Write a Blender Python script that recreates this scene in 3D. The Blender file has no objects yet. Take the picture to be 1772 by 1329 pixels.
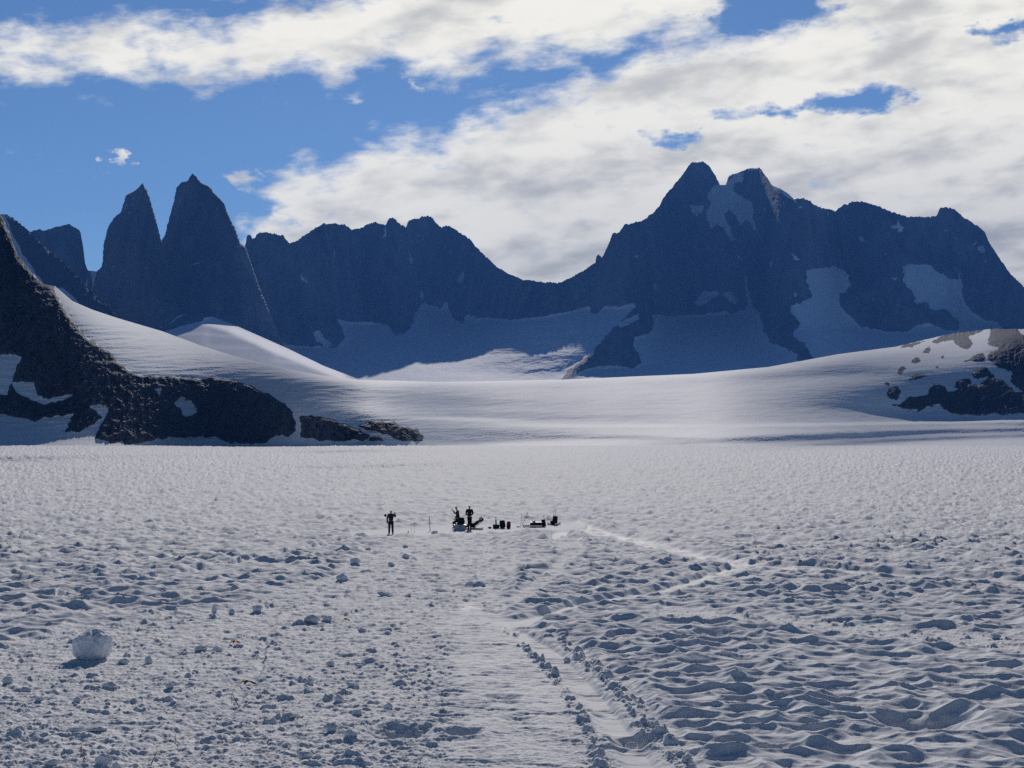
import bpy, math, random
import numpy as np
from mathutils import Vector

# ------------------------------------------------------------------ camera, sky, sun, exposure
S = bpy.context.scene
C = S.collection
F = 2434.0                      # focal length in photo pixels (1772 wide)
PITCH = math.atan((764 - 664.5) / F)
CAM_H = 6.8
cam = bpy.data.cameras.new("camera"); cam_o = bpy.data.objects.new("camera", cam); C.objects.link(cam_o)
cam.sensor_width = 36; cam.lens = F / 1772 * 36
cam.clip_start = 0.5; cam.clip_end = 60000
cam_o.location = (0, 0, CAM_H); cam_o.rotation_euler = (math.pi / 2 + PITCH, 0, 0)
S.camera = cam_o
S.view_settings.view_transform = 'Standard'; S.view_settings.look = 'None'
S.view_settings.exposure = 0.0; S.view_settings.gamma = 1
S.cycles.max_bounces = 4; S.cycles.diffuse_bounces = 2; S.cycles.glossy_bounces = 2
S.cycles.volume_bounces = 1
S.cycles.use_denoising = False

SUN_EL, SUN_AZ = math.radians(24), math.radians(0)
sun = bpy.data.lights.new("sun", 'SUN'); sun.energy = 3.5; sun.angle = math.radians(0.5); sun.color = (1.0, 0.93, 0.86)
sun_o = bpy.data.objects.new("sun", sun); C.objects.link(sun_o)
sun_o.rotation_euler = Vector((math.sin(SUN_AZ) * math.cos(SUN_EL), math.cos(SUN_AZ) * math.cos(SUN_EL), math.sin(SUN_EL))).to_track_quat('Z', 'Y').to_euler()

class NT:
    """tiny helper for node trees"""
    def __init__(s, nt): s.nt = nt; s.nt.nodes.clear()
    def n(s, t, **kw):
        o = s.nt.nodes.new(t)
        for k, v in kw.items(): setattr(o, k, v)
        return o
    def l(s, a, b): s.nt.links.new(a, b)
    def put(s, sock, v):
        if hasattr(v, 'links') or isinstance(v, bpy.types.NodeSocket): s.l(v, sock)
        else: sock.default_value = v
    def m(s, op, a, b=0.0, c=None, clamp=False):
        o = s.n('ShaderNodeMath', operation=op, use_clamp=clamp)
        s.put(o.inputs[0], a); s.put(o.inputs[1], b)
        if c is not None: s.put(o.inputs[2], c)
        return o.outputs[0]
    def ss(s, v, lo, hi):
        o = s.n('ShaderNodeMapRange', interpolation_type='SMOOTHSTEP')
        s.put(o.inputs[0], v); s.put(o.inputs[1], lo); s.put(o.inputs[2], hi)
        return o.outputs[0]
    def mix(s, f, a, b, typ='RGBA', blend='MIX'):
        o = s.n('ShaderNodeMix', data_type=typ)
        if typ == 'RGBA':
            o.blend_type = blend
            s.put(o.inputs[0], f); s.put(o.inputs[6], a); s.put(o.inputs[7], b); return o.outputs[2]
        s.put(o.inputs[0], f); s.put(o.inputs[2], a); s.put(o.inputs[3], b); return o.outputs[0]
    def noise(s, vec, scale, detail=5, rough=.55, dist=0.0, typ='FBM'):
        o = s.n('ShaderNodeTexNoise'); s.put(o.inputs['Vector'], vec)
        o.inputs['Scale'].default_value = scale; o.inputs['Detail'].default_value = detail
        o.inputs['Roughness'].default_value = rough; o.inputs['Distortion'].default_value = dist
        return o.outputs[0]
    def comb(s, x, y, z=0.0):
        o = s.n('ShaderNodeCombineXYZ'); s.put(o.inputs[0], x); s.put(o.inputs[1], y); s.put(o.inputs[2], z); return o.outputs[0]

def curve_node(t, v, pts, lo, hi, vlo, vhi):
    """piecewise-linear function of v through pts [(x, y)], x in lo..hi, y in vlo..vhi"""
    o = t.n('ShaderNodeFloatCurve')
    c = o.mapping.curves[0]
    P = [((x - lo) / (hi - lo), (y - vlo) / (vhi - vlo)) for x, y in pts]
    while len(c.points) < len(P): c.points.new(.5, .5)
    for q, (x, y) in zip(c.points, P): q.location = (x, y); q.handle_type = 'AUTO'
    o.mapping.update()
    t.put(o.inputs[1], t.m('DIVIDE', t.m('SUBTRACT', v, lo), hi - lo, clamp=True))
    return t.m('MULTIPLY_ADD', o.outputs[0], vhi - vlo, vlo)

def build_world():
    w = bpy.data.worlds.new("World"); S.world = w; w.use_nodes = True
    t = NT(w.node_tree)
    out = t.n('ShaderNodeOutputWorld'); bg = t.n('ShaderNodeBackground'); t.l(bg.outputs[0], out.inputs[0])
    sky = t.n('ShaderNodeTexSky', sky_type='NISHITA', sun_disc=False, sun_elevation=SUN_EL, sun_rotation=SUN_AZ,
              altitude=1800, air_density=1.0, dust_density=0.12, ozone_density=3.0)
    tc = t.n('ShaderNodeTexCoord'); sep = t.n('ShaderNodeSeparateXYZ'); t.l(tc.outputs['Generated'], sep.inputs[0])
    x, y, z = sep.outputs
    R = 180 / math.pi
    az = t.m('MULTIPLY', t.m('ARCTAN2', x, y), R)            # degrees right of north
    el = t.m('MULTIPLY', t.m('ARCSINE', z), R)               # degrees up
    def A(px): return math.degrees(math.atan((px - 886) / F))
    def E(py): return math.degrees(math.atan((764 - py) / F))
    # noises in angular space, flattened like a layer seen from below
    v1 = t.comb(t.m('MULTIPLY', az, .60), t.m('MULTIPLY_ADD', az, -.08, t.m('MULTIPLY', el, 1.25)), 3.1)
    nbig = t.noise(v1, .42, 3, .5)
    nmid = t.noise(v1, 1.0, 8, .58, .15)
    vs = t.comb(t.m('MULTIPLY', az, .34), t.m('MULTIPLY_ADD', az, -.12, t.m('MULTIPLY', el, 1.15)), 8.7)
    nstr = t.noise(vs, .95, 7, .56, .3)
    wob = t.m('ADD', t.m('MULTIPLY', t.m('SUBTRACT', nmid, .5), 3.6), t.m('MULTIPLY', t.m('SUBTRACT', nstr, .5), 2.6))
    lo, hi, vl, vh = -24, 24, -2, 24
    def cv(pts): return curve_node(t, az, [(A(a), E(b)) for a, b in pts], lo, hi, vl, vh)
    top1 = cv([(-80, 82), (0, 80), (60, 70), (90, 76), (160, 50), (230, 42), (340, 36), (400, 46), (430, 14), (500, -20), (620, -60), (1200, -80), (1290, 10), (1330, 45), (1480, 60)])
    low1 = cv([(-80, 165), (0, 165), (150, 163), (240, 155), (330, 154), (400, 140), (480, 146), (520, 118), (600, 130), (680, 105), (720, 128), (800, 118), (850, 100), (950, 92), (1100, 82), (1170, 66), (1230, 50), (1290, 22), (1340, 0)])
    top2 = cv([(300, 480), (385, 372), (440, 345), (500, 302), (600, 266), (640, 246), (700, 238), (770, 225), (800, 200), (860, 178), (960, 145), (1000, 126), (1060, 118), (1085, 92), (1120, 72), (1200, 64), (1290, 54), (1340, 32), (1400, 10), (1450, -10), (1700, -60)])
    left2 = t.m('SUBTRACT', az, A(392))
    d1 = t.m('MINIMUM', t.m('SUBTRACT', top1, el), t.m('SUBTRACT', el, low1))
    d2 = t.m('SUBTRACT', top2, el)
    d2 = t.m('MINIMUM', d2, left2)
    d = t.m('MINIMUM', t.m('MAXIMUM', d1, d2), 1.6)
    nw1 = t.noise(t.comb(t.m('MULTIPLY', az, .6), t.m('MULTIPLY', el, 1.1), 41.0), .9, 6, .6)
    nw2 = t.noise(t.comb(t.m('MULTIPLY', az, .6), t.m('MULTIPLY', el, 1.1), 57.0), 1.1, 6, .6)
    azw = t.m('MULTIPLY_ADD', t.m('SUBTRACT', nw1, .5), 7.0, az); elw = t.m('MULTIPLY_ADD', t.m('SUBTRACT', nw2, .5), 1.7, el)
    def ell(px, py, rx, ry, k):      # soft ellipse in degrees, >0 inside
        az, el = azw, elw
        r = 180 / math.pi / F
        a = t.m('DIVIDE', t.m('SUBTRACT', az, A(px)), rx * r); b = t.m('DIVIDE', t.m('SUBTRACT', el, E(py)), ry * r)
        q = t.m('ADD', t.m('MULTIPLY', a, a), t.m('MULTIPLY', b, b))
        return t.m('MULTIPLY', t.m('SUBTRACT', 1.0, t.m('MULTIPLY', q, .55), clamp=True), k)
    for h in [(1470, 188, 95, 26, 2.5), (1175, 238, 75, 16, 2.1), (1760, 84, 60, 18, 2.0), (1310, 196, 70, 12, 1.0),
              (1330, 22, 90, 34, 1.6), (560, 12, 60, 14, .8), (440, 385, 60, 30, 1.3), (990, 220, 40, 14, .7)]:
        d = t.m('SUBTRACT', d, ell(*h))
    for h in [(200, 287, 24, 13, 2.6), (720, 142, 34, 14, 2.0), (30, 40, 60, 12, 1.5), (385, 8, 70, 14, 1.8), (90, 190, 60, 10, 1.4),
              (595, 176, 50, 12, 1.3), (35, 296, 55, 12, 1.4), (130, 320, 60, 10, 1.2), (445, 320, 60, 22, 2.6)]:
        e_ = ell(*h)
        d = t.m('MAXIMUM', d, t.m('SUBTRACT', e_, 1.75))
    dens = t.m('ADD', d, wob)
    fade = t.m('MULTIPLY', t.ss(t.m('ABSOLUTE', az), 48.0, 30.0), t.ss(el, 34.0, 24.0))
    cover = t.m('MULTIPLY', t.ss(dens, -.55, 1.25), fade)
    # thick parts seen against the sun go grey, thin edges stay bright
    ng = t.noise(t.comb(t.m('MULTIPLY', az, .22), t.m('MULTIPLY_ADD', az, -.07, t.m('MULTIPLY', el, .62)), 21.0), 1.0, 4, .48, .2)
    ng2 = t.noise(t.comb(t.m('MULTIPLY', az, .6), t.m('MULTIPLY', el, 1.3), 27.0), 1.0, 4, .5, .1)
    thick = t.ss(t.m('ADD', t.m('MULTIPLY', dens, .16), t.m('ADD', t.m('MULTIPLY', t.m('SUBTRACT', ng, .5), 3.2), t.m('MULTIPLY', t.m('SUBTRACT', ng2, .5), 1.5))), -.15, 1.15)
    lowgrey = t.m('MULTIPLY', t.ss(el, 13.0, 6.0), t.ss(az, -13.0, 12.0))
    thick = t.m('MULTIPLY_ADD', thick, .68, t.m('MULTIPLY', lowgrey, .45), clamp=True)
    cc = t.mix(thick, (1.08, 1.045, .93, 1), (.44, .45, .45, 1))
    zen = t.m('MULTIPLY', t.m('MULTIPLY_ADD', t.ss(el, 19.0, 42.0), -.60, 1.0), t.m('MULTIPLY_ADD', t.ss(t.m('MULTIPLY', y, -1.0), -.4, .3), -.30, 1.0))     # the high sky is darker than the band near the horizon
    tint = t.comb(t.m('MULTIPLY', zen, .055 * SKY_R), t.m('MULTIPLY', zen, .055 * SKY_G), t.m('MULTIPLY', zen, .055 * SKY_B))
    skyc = t.mix(1.0, sky.outputs[0], tint, blend='MULTIPLY')
    fin = t.mix(cover, skyc, cc)
    t.l(fin, bg.inputs[0]); bg.inputs[1].default_value = 1.0
    w.cycles.sampling_method = 'MANUAL'; w.cycles.sample_map_resolution = 512
SKY_R, SKY_G, SKY_B = .93, 1.16, 1.38
build_world()

# ------------------------------------------------------------------ numpy tools
rng = np.random.RandomState(7)
_T = rng.rand(256, 256).astype(np.float32)
_GA = (rng.rand(256, 256) * 2 * np.pi).astype(np.float32)
_GX, _GY = np.cos(_GA), np.sin(_GA)
def perlin(x, y, s=0):
    x = x + s * 17.37; y = y + s * 9.71
    xi = np.floor(x).astype(np.int64); yi = np.floor(y).astype(np.int64)
    fx = (x - xi).astype(np.float32); fy = (y - yi).astype(np.float32)
    u = fx * fx * fx * (fx * (fx * 6 - 15) + 10); v = fy * fy * fy * (fy * (fy * 6 - 15) + 10)
    def g(i, j, ax, ay):
        a = (xi + i + s * 31) & 255; b = (yi + j + s * 57) & 255
        return _GX[a, b] * ax + _GY[a, b] * ay
    n0 = g(0, 0, fx, fy) * (1 - u) + g(1, 0, fx - 1, fy) * u
    n1 = g(0, 1, fx, fy - 1) * (1 - u) + g(1, 1, fx - 1, fy - 1) * u
    return (n0 * (1 - v) + n1 * v) * 1.4
def fbm(x, y, o=5, s=0, r=.5, ridged=False):
    t = 0; a = 1; tot = 0
    for k in range(o):
        n = perlin(x * 2 ** k, y * 2 ** k, s + k)
        if ridged: n = 1 - 2 * np.abs(n)
        t = t + a * n; tot += a; a *= r
    return t / tot
def sst(x, lo, hi):
    q = np.clip((x - lo) / (hi - lo), 0, 1); return q * q * (3 - 2 * q)
def cell(x, y, s=0, fn=None, keep=1.0):
    """jittered cells: fn(dist, r1, r2) maximised over the neighbours; fn None -> F1, F2"""
    xi = np.floor(x).astype(np.int64); yi = np.floor(y).astype(np.int64)
    best = None; f1 = np.full(x.shape, 9.0, np.float32); f2 = f1.copy()
    for i in (-1, 0, 1):
        for j in (-1, 0, 1):
            a = (xi + i + s * 13) & 255; b = (yi + j + s * 29) & 255
            px = xi + i + .15 + .7 * _T[a, b]; py = yi + j + .15 + .7 * _T[(a + 97) & 255, (b + 41) & 255]
            d = np.sqrt((x - px) ** 2 + (y - py) ** 2).astype(np.float32)
            if fn is None:
                m = d < f1; f2 = np.where(m, f1, np.minimum(f2, d)); f1 = np.where(m, d, f1)
            else:
                v = fn(d, _T[(a + 11) & 255, (b + 3) & 255], _T[(a + 53) & 255, (b + 71) & 255])
                best = v if best is None else np.maximum(best, v)
    return (f1, f2) if fn is None else best

MX0, MX1 = -300, 2080          # raster span in photo pixels, 1 px cells
XS = np.arange(MX0, MX1, dtype=np.float32)
def raster(poly, y0=0, y1=1329, step=1):
    xs = XS; ys = np.arange(y0, y1, dtype=np.float32)
    out = np.zeros((len(ys), len(xs)), np.float32)
    P = np.array(poly, np.float32)
    for r, yy in enumerate(ys):
        yy = yy + .01
        a = P; b = np.roll(P, -1, 0)
        m = ((a[:, 1] <= yy) & (b[:, 1] > yy)) | ((b[:, 1] <= yy) & (a[:, 1] > yy))
        if not m.any(): continue
        a = a[m]; b = b[m]
        xx = np.sort(a[:, 0] + (yy - a[:, 1]) / (b[:, 1] - a[:, 1]) * (b[:, 0] - a[:, 0]))
        for k in range(0, len(xx) - 1, 2):
            i0 = int(np.clip(xx[k] - MX0, 0, len(xs))); i1 = int(np.clip(xx[k + 1] - MX0, 0, len(xs)))
            out[r, i0:i1] = 1
    return out
def stroke(pts, y0=0, y1=1329, soft=1.0):
    """pts (x, y, halfwidth): distance-falloff mask of a polyline (vertical half width in px; wide ones by x)"""
    xs = XS[None, :]; ys = np.arange(y0, y1, dtype=np.float32)[:, None]
    out = np.zeros((y1 - y0, len(XS)), np.float32)
    for (ax, ay, aw), (bx, by, bw) in zip(pts[:-1], pts[1:]):
        m = max(aw, bw) * 2.5
        r0 = int(max(y0, min(ay, by) - m)) - y0; r1 = int(min(y1, max(ay, by) + m)) - y0
        c0 = int(np.clip(min(ax, bx) - m - MX0, 0, len(XS))); c1 = int(np.clip(max(ax, bx) + m - MX0, 0, len(XS)))
        if r1 <= r0 or c1 <= c0: continue
        X = xs[:, c0:c1]; Y = ys[r0:r1]
        L = (bx - ax) ** 2 + (by - ay) ** 2 + 1e-6
        t = np.clip(((X - ax) * (bx - ax) + (Y - ay) * (by - ay)) / L, 0, 1)
        d = np.sqrt((X - ax - t * (bx - ax)) ** 2 + (Y - ay - t * (by - ay)) ** 2)
        w = aw + (bw - aw) * t
        v = np.clip((1.3 - d / w) / .6 / soft, 0, 1); v = v * v * (3 - 2 * v)
        out[r0:r1, c0:c1] = np.maximum(out[r0:r1, c0:c1], v)
    return out
def blur(a, s, axis=None):
    if s <= 0: return a
    r = int(s * 3) + 1; k = np.exp(-.5 * (np.arange(-r, r + 1) / s) ** 2); k /= k.sum()
    for ax in ((0, 1) if axis is None else (axis,)):
        n = a.shape[ax]
        idx = np.clip(np.arange(-r, n + r), 0, n - 1)
        p = np.take(a, idx, axis=ax).astype(np.float64)
        c = np.zeros(a.shape, np.float64)
        for i, w in enumerate(k):
            c += w * (p[i:i + n] if ax == 0 else p[:, i:i + n])
        a = c
    return a.astype(np.float32)
def samp(img, x, y, y0=0):
    u = np.clip(x - MX0, 0, img.shape[1] - 1.001); v = np.clip(y - y0, 0, img.shape[0] - 1.001)
    i = u.astype(np.int64); j = v.astype(np.int64); fu = u - i; fv = v - j
    return (img[j, i] * (1 - fu) * (1 - fv) + img[j, i + 1] * fu * (1 - fv) + img[j + 1, i] * (1 - fu) * fv + img[j + 1, i + 1] * fu * fv).astype(np.float32)
cp_, sp_ = math.cos(PITCH), math.sin(PITCH)
def ray(px, py):
    cx = (px - 886) / F; cy = (664.5 - py) / F
    dy = cp_ - cy * sp_
    return cx / dy, (sp_ + cy * cp_) / dy        # x and z per metre of depth
def ground_pt(px, py, z=0.0):
    a, b = ray(px, py); d = (z - CAM_H) / b
    return a * d, d

def grid_mesh(name, P, attrs, mat, smooth=True):
    """P: (rows, cols, 3)"""
    nr, nc = P.shape[:2]
    me = bpy.data.meshes.new(name)
    me.vertices.add(nr * nc); me.vertices.foreach_set('co', P.reshape(-1).astype(np.float32))
    i = np.arange((nr - 1) * nc).reshape(nr - 1, nc)[:, :-1].reshape(-1)
    q = np.stack([i, i + 1, i + nc + 1, i + nc], 1).astype(np.int32)
    me.loops.add(q.size); me.loops.foreach_set('vertex_index', q.reshape(-1))
    me.polygons.add(len(q)); me.polygons.foreach_set('loop_start', np.arange(0, q.size, 4, dtype=np.int32))
    me.polygons.foreach_set('use_smooth', np.full(len(q), smooth))
    for k, v in attrs.items():
        a = me.attributes.new(k, 'FLOAT', 'POINT'); a.data.foreach_set('value', v.reshape(-1).astype(np.float32))
    me.update(calc_edges=True)
    me.materials.append(mat)
    o = bpy.data.objects.new(name, me); C.objects.link(o)
    return o
def tag(o, label=None, cat=None, group=None, kind=None):
    for k, v in (('label', label), ('category', cat), ('group', group), ('kind', kind)):
        if v: o[k] = v
    return o

# ------------------------------------------------------------------ materials
def mat_new(name):
    m = bpy.data.materials.new(name); m.use_nodes = True
    t = NT(m.node_tree); out = t.n('ShaderNodeOutputMaterial'); b = t.n('ShaderNodeBsdfPrincipled'); t.l(b.outputs[0], out.inputs[0])
    return m, t, b
def obj_co(t): return t.n('ShaderNodeTexCoord').outputs['Object']
def snow_near():
    m, t, b = mat_new("snow_near")
    co = obj_co(t)
    n = t.noise(co, .35, 4, .6); n2 = t.noise(co, 14, 5, .7)
    c = t.mix(t.ss(n, .35, .65), (.80, .81, .83, 1), (.87, .87, .87, 1))
    t.l(c, b.inputs['Base Color']); pk = t.n('ShaderNodeAttribute', attribute_name='packed').outputs['Fac']     # trodden, polished snow
    t.l(t.m('MULTIPLY_ADD', pk, -.12, .85), b.inputs['Roughness']); t.l(t.m('MULTIPLY_ADD', pk, .02, .04), b.inputs['Specular IOR Level'])
    bp = t.n('ShaderNodeBump'); bp.inputs['Distance'].default_value = .024
    cr = t.n('ShaderNodeAttribute', attribute_name='far_bump').outputs['Fac']      # bump strengthened with distance to darken the far snow
    t.l(t.m('MULTIPLY_ADD', cr, .6, .4), bp.inputs['Strength'])
    t.l(n2, bp.inputs['Height'])
    bp2 = t.n('ShaderNodeBump'); bp2.inputs['Strength'].default_value = .35; bp2.inputs['Distance'].default_value = .01
    t.l(t.noise(co, 60, 3, .7), bp2.inputs['Height']); t.l(bp.outputs[0], bp2.inputs['Normal'])
    t.l(bp2.outputs[0], b.inputs['Normal'])
    return m
def terrain(name, rock, rock2, snow=(.82, .83, .85, 1), rs=.02, bump=6.0, edge=.25, brgt=0.0, vstr=1.0):
    """snow and rock, mixed by the mesh attribute 'rock' with a ragged edge"""
    m, t, b = mat_new(name)
    co = obj_co(t)
    mp = t.n('ShaderNodeMapping'); mp.inputs['Scale'].default_value = (1, 1, vstr); t.l(co, mp.inputs[0]); cv = mp.outputs[0]
    at = t.n('ShaderNodeAttribute', attribute_name='rock').outputs['Fac']
    n1 = t.noise(cv, rs, 8, .65); n2 = t.noise(cv, rs * 6, 6, .7, .4); n3 = t.noise(cv, rs * .2, 3, .5)
    f = t.m('ADD', at, t.m('MULTIPLY', t.m('SUBTRACT', n2, .5), edge))
    f = t.ss(f, .42, .58)
    cr = t.mix(t.ss(t.m('ADD', t.m('MULTIPLY', n1, .6), t.m('MULTIPLY', n3, .4)), .36, .64), rock, rock2)
    cr = t.mix(t.m('MULTIPLY', t.ss(n2, .62, .74), brgt), cr, (.7, .72, .75, 1))
    snow = t.mix(t.m('MULTIPLY', t.ss(n1, .48, .7), .45), snow, (.60, .65, .72, 1))      # bare glacier ice between the snow
    t.l(t.mix(f, snow, cr), b.inputs['Base Color']); b.inputs['Roughness'].default_value = .75
    b.inputs['Specular IOR Level'].default_value = .03
    bp = t.n('ShaderNodeBump'); bp.inputs['Distance'].default_value = bump
    t.l(t.m('MULTIPLY', t.m('ADD', t.m('MULTIPLY', f, .93), .07), 1.0), bp.inputs['Strength']); t.l(n2, bp.inputs['Height'])
    t.l(bp.outputs[0], b.inputs['Normal'])
    return m

# ------------------------------------------------------------------ far ground and hills: surfaces whose slope is set region by region
def relief(name, mat, crest, y_bot, D0, G, rock, x0, x1, nx, nr, jag=0.0, jag_f=.12, jagp=6, blurx=12, relf=None, soft_snow=None, back=(600, .45), label=None, crest_is_rock=True, keep=False, xgrid=None):
    """y_bot: photo row of the foot (array or scalar), D0 depth there, G: raster of (slope - sight-line slope), rock: raster 0..1"""
    x = np.linspace(x0, x1, nx).astype(np.float32) if xgrid is None else xgrid
    cx, cy = np.array(crest, np.float32).T
    yc = np.interp(x, cx, cy)
    yb = np.broadcast_to(np.asarray(y_bot, np.float32), x.shape)
    v = np.linspace(0, 1, nr).astype(np.float32)[:, None]
    Y = yb + (yc - yb) * v; X = np.broadcast_to(x, Y.shape)
    ry0 = float(yb.max()); nrow = int(ry0 - yc.min()) + 16
    gr = ry0 - np.arange(nrow, dtype=np.float32)                     # full rows, foot upwards
    GX = np.broadcast_to(XS, (nrow, len(XS))); GY = np.broadcast_to(gr[:, None], GX.shape)
    gz = ray(GX, GY)[1]; gg = samp(G, GX, GY)
    DD = np.zeros_like(gz); DD[0] = np.interp(XS, x, np.broadcast_to(D0, x.shape))
    for r in range(1, nrow):
        DD[r] = DD[r - 1] * (1 + (gz[r] - gz[r - 1]) / np.maximum(.5 * (gg[r] + gg[r - 1]), .004))
    if blurx:
        Db = blur(DD, blurx, axis=1); DD = Db + (DD[0] - Db[0])
    D = samp(DD[::-1].copy(), X, Y, ry0 - nrow + 1)
    if jag:
        jr = samp(rock, x, yc + 3) if crest_is_rock is True else crest_is_rock(x)
        Y = Y + (jr * jag * (fbm(x * jag_f, x * 0 + .5, 5, 3, .75) - .15)) * v ** jagp
    a, zp = ray(X, Y)
    rk = samp(rock, X, Y)
    D = D + (relf(X, Y, rk, v) if relf else 0)
    P = np.stack([a * D, D, CAM_H + zp * D], -1)
    # far side
    nb = 26; bd, bs = back
    q = (np.linspace(0, 1, nb)[1:, None] ** 1.6)
    Dc = D[-1]; zc = P[-1, :, 2]
    DB = Dc + q * bd
    nz = fbm(X[-1] * .05 + q * 7, q * 9 + X[-1] * 0, 4, 11) * bd * .05 * np.minimum(1, q * 6)
    ZB = zc - (q * bd) * bs + np.minimum(nz, 0) - .002 * bd * np.sqrt(q)
    PB = np.stack([a[-1] * DB, DB, ZB], -1)
    P = np.concatenate([P, PB]); R = np.concatenate([rk, np.broadcast_to(rk[-1], (nb - 1, len(x)))])
    o = grid_mesh(name, P, {'rock': R}, mat)
    tag(o, label, None, None, 'structure')
    print(name, 'foot', float(D[0].mean()), 'crest D', float(Dc.min()), float(Dc.max()), 'crest z', float(zc.max()))
    return (x, X, Y, D, zp)

H_ = 1329
# --- slope and rock maps of the middle ground
def sc(poly, s, ox, oy): return [(p[0] / s + ox, p[1] / s + oy) for p in poly]
rockB = np.zeros((H_, len(XS)), np.float32)
left_mass = [(-400, 100), (-300, 250), (0, 355), (15, 395), (30, 435), (60, 475), (80, 492), (95, 497), (104, 520), (118, 545), (136, 570), (158, 588), (176, 600), (205, 625), (238, 650), (300, 651), (345, 655), (385, 655), (410, 660), (442, 670), (470, 685), (498, 702), (514, 724), (515, 745), (500, 757), (478, 751), (462, 768), (400, 768), (380, 756), (330, 757), (290, 757), (240, 767), (195, 768), (165, 757), (178, 735), (190, 708), (180, 700), (160, 702), (138, 716), (112, 745), (60, 728), (0, 716), (-400, 716)]
rockB = np.maximum(rockB, raster(left_mass))
for p in [[(-400, 600), (0, 614), (38, 616), (24, 648), (15, 682), (-400, 690)], [(20, 661), (63, 662), (62, 680), (85, 692), (128, 680), (115, 692), (75, 700), (50, 690), (30, 680)],
          [(300, 697), (316, 688), (334, 695), (341, 713), (330, 720), (318, 717), (312, 705)], [(264, 674), (284, 672), (280, 681)],
          [(-400, 716), (0, 718), (60, 728), (90, 722), (130, 715), (112, 747), (-400, 756)]]:
    rockB *= 1 - raster(p)
for p in [[(113, 747), (135, 718), (158, 705), (178, 722), (162, 735), (135, 748)],
          [(520, 720), (548, 719), (575, 726), (600, 736), (625, 745), (642, 754), (630, 762), (560, 763), (521, 757)],
          [(640, 730), (655, 728), (685, 731), (702, 740), (722, 742), (735, 757), (733, 764), (700, 764), (670, 752), (640, 744), (620, 738)], [(640, 757), (660, 756), (668, 763), (640, 763)]]:
    rockB = np.maximum(rockB, raster(p))
RR = [[(755, 710), (830, 715), (900, 660), (950, 650), (1020, 655), (1030, 700), (1000, 745), (900, 740)],
      [(1035, 655), (1080, 570), (1150, 565), (1190, 640), (1280, 600), (1380, 570), (1450, 560), (1530, 480), (1390, 510), (1385, 470), (1450, 425), (1500, 440), (1540, 500), (1650, 560), (1700, 620), (1900, 610), (3200, 500), (3200, 800), (1772, 775), (1450, 770), (1400, 785), (1250, 770), (1160, 740), (1130, 690), (1050, 720)],
      [(1540, 110), (1700, 105), (1772, 190), (1900, 150), (3200, 100), (3200, 600), (1772, 590), (1700, 560), (1680, 450), (1560, 400), (1500, 330), (1600, 280), (1540, 260), (1500, 220)],
      [(1050, 240), (1200, 170), (1400, 130), (1500, 125), (1330, 190), (1200, 215)], [(1230, 200), (1340, 195), (1385, 250), (1320, 285), (1260, 240)],
      [(995, 300), (1070, 270), (1040, 310)], [(800, 480), (820, 430), (860, 395), (870, 430), (840, 460)], [(1280, 400), (1370, 350), (1470, 315), (1460, 370), (1370, 370)],
      [(870, 520), (960, 485), (1030, 480), (950, 515)], [(745, 600), (800, 570), (835, 610), (800, 670), (725, 650)], [(1225, 580), (1270, 530), (1360, 520), (1370, 560), (1280, 570)],
      [(910, 380), (970, 350), (990, 370), (930, 390)], [(1130, 340), (1160, 340), (1145, 370)], [(1080, 410), (1130, 415), (1110, 440)], [(705, 545), (745, 540), (730, 560)], [(800, 260), (900, 240), (1040, 232), (960, 250), (850, 268)]]
for p in RR: rockB = np.maximum(rockB, raster(sc(p, 4.43, 1372, 540)))
XX, YY = np.meshgrid(XS, np.arange(H_, dtype=np.float32))
def ragged(mask, amp, f, s):
    dx = fbm(XX * f, YY * f, 4, s) * amp; dy = fbm(XX * f, YY * f, 4, s + 9) * amp * .8
    return samp(mask, XX + dx, YY + dy)
rockB = blur(ragged(rockB, 7, .07, 21), .7)
kn = blur(rockB, 2.5) * 1.15 + .75 * fbm(XX * .07 + YY * .05, YY * .19, 6, 23, .72)
rockB = np.where(XX > 1530, np.clip((kn - .20) * 6, 0, 1), rockB).astype(np.float32)
zero = np.zeros((H_, len(XS)), np.float32)
def TAPER(v): return 1.0
def gmap(base, items):
    g = zero + base
    for m, val in items: g = g + m * TAPER(val) * (val - g)
    return g
left_slope = blur(raster([(-400, 700), (0, 700), (110, 745), (165, 757), (240, 767), (460, 768), (520, 766), (740, 768), (735, 745), (640, 728), (520, 712), (440, 665), (300, 645), (235, 645), (100, 495), (0, 300), (-400, 0)]), 16)
right_shade = blur(raster(sc([(440, 712), (700, 660), (800, 480), (1000, 470), (1300, 400), (1500, 300), (1600, 200), (3200, 100), (3200, 875), (1772, 862), (1450, 848), (1200, 830), (1050, 795), (740, 760)], 4.43, 1372, 540)), 3)
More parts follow.
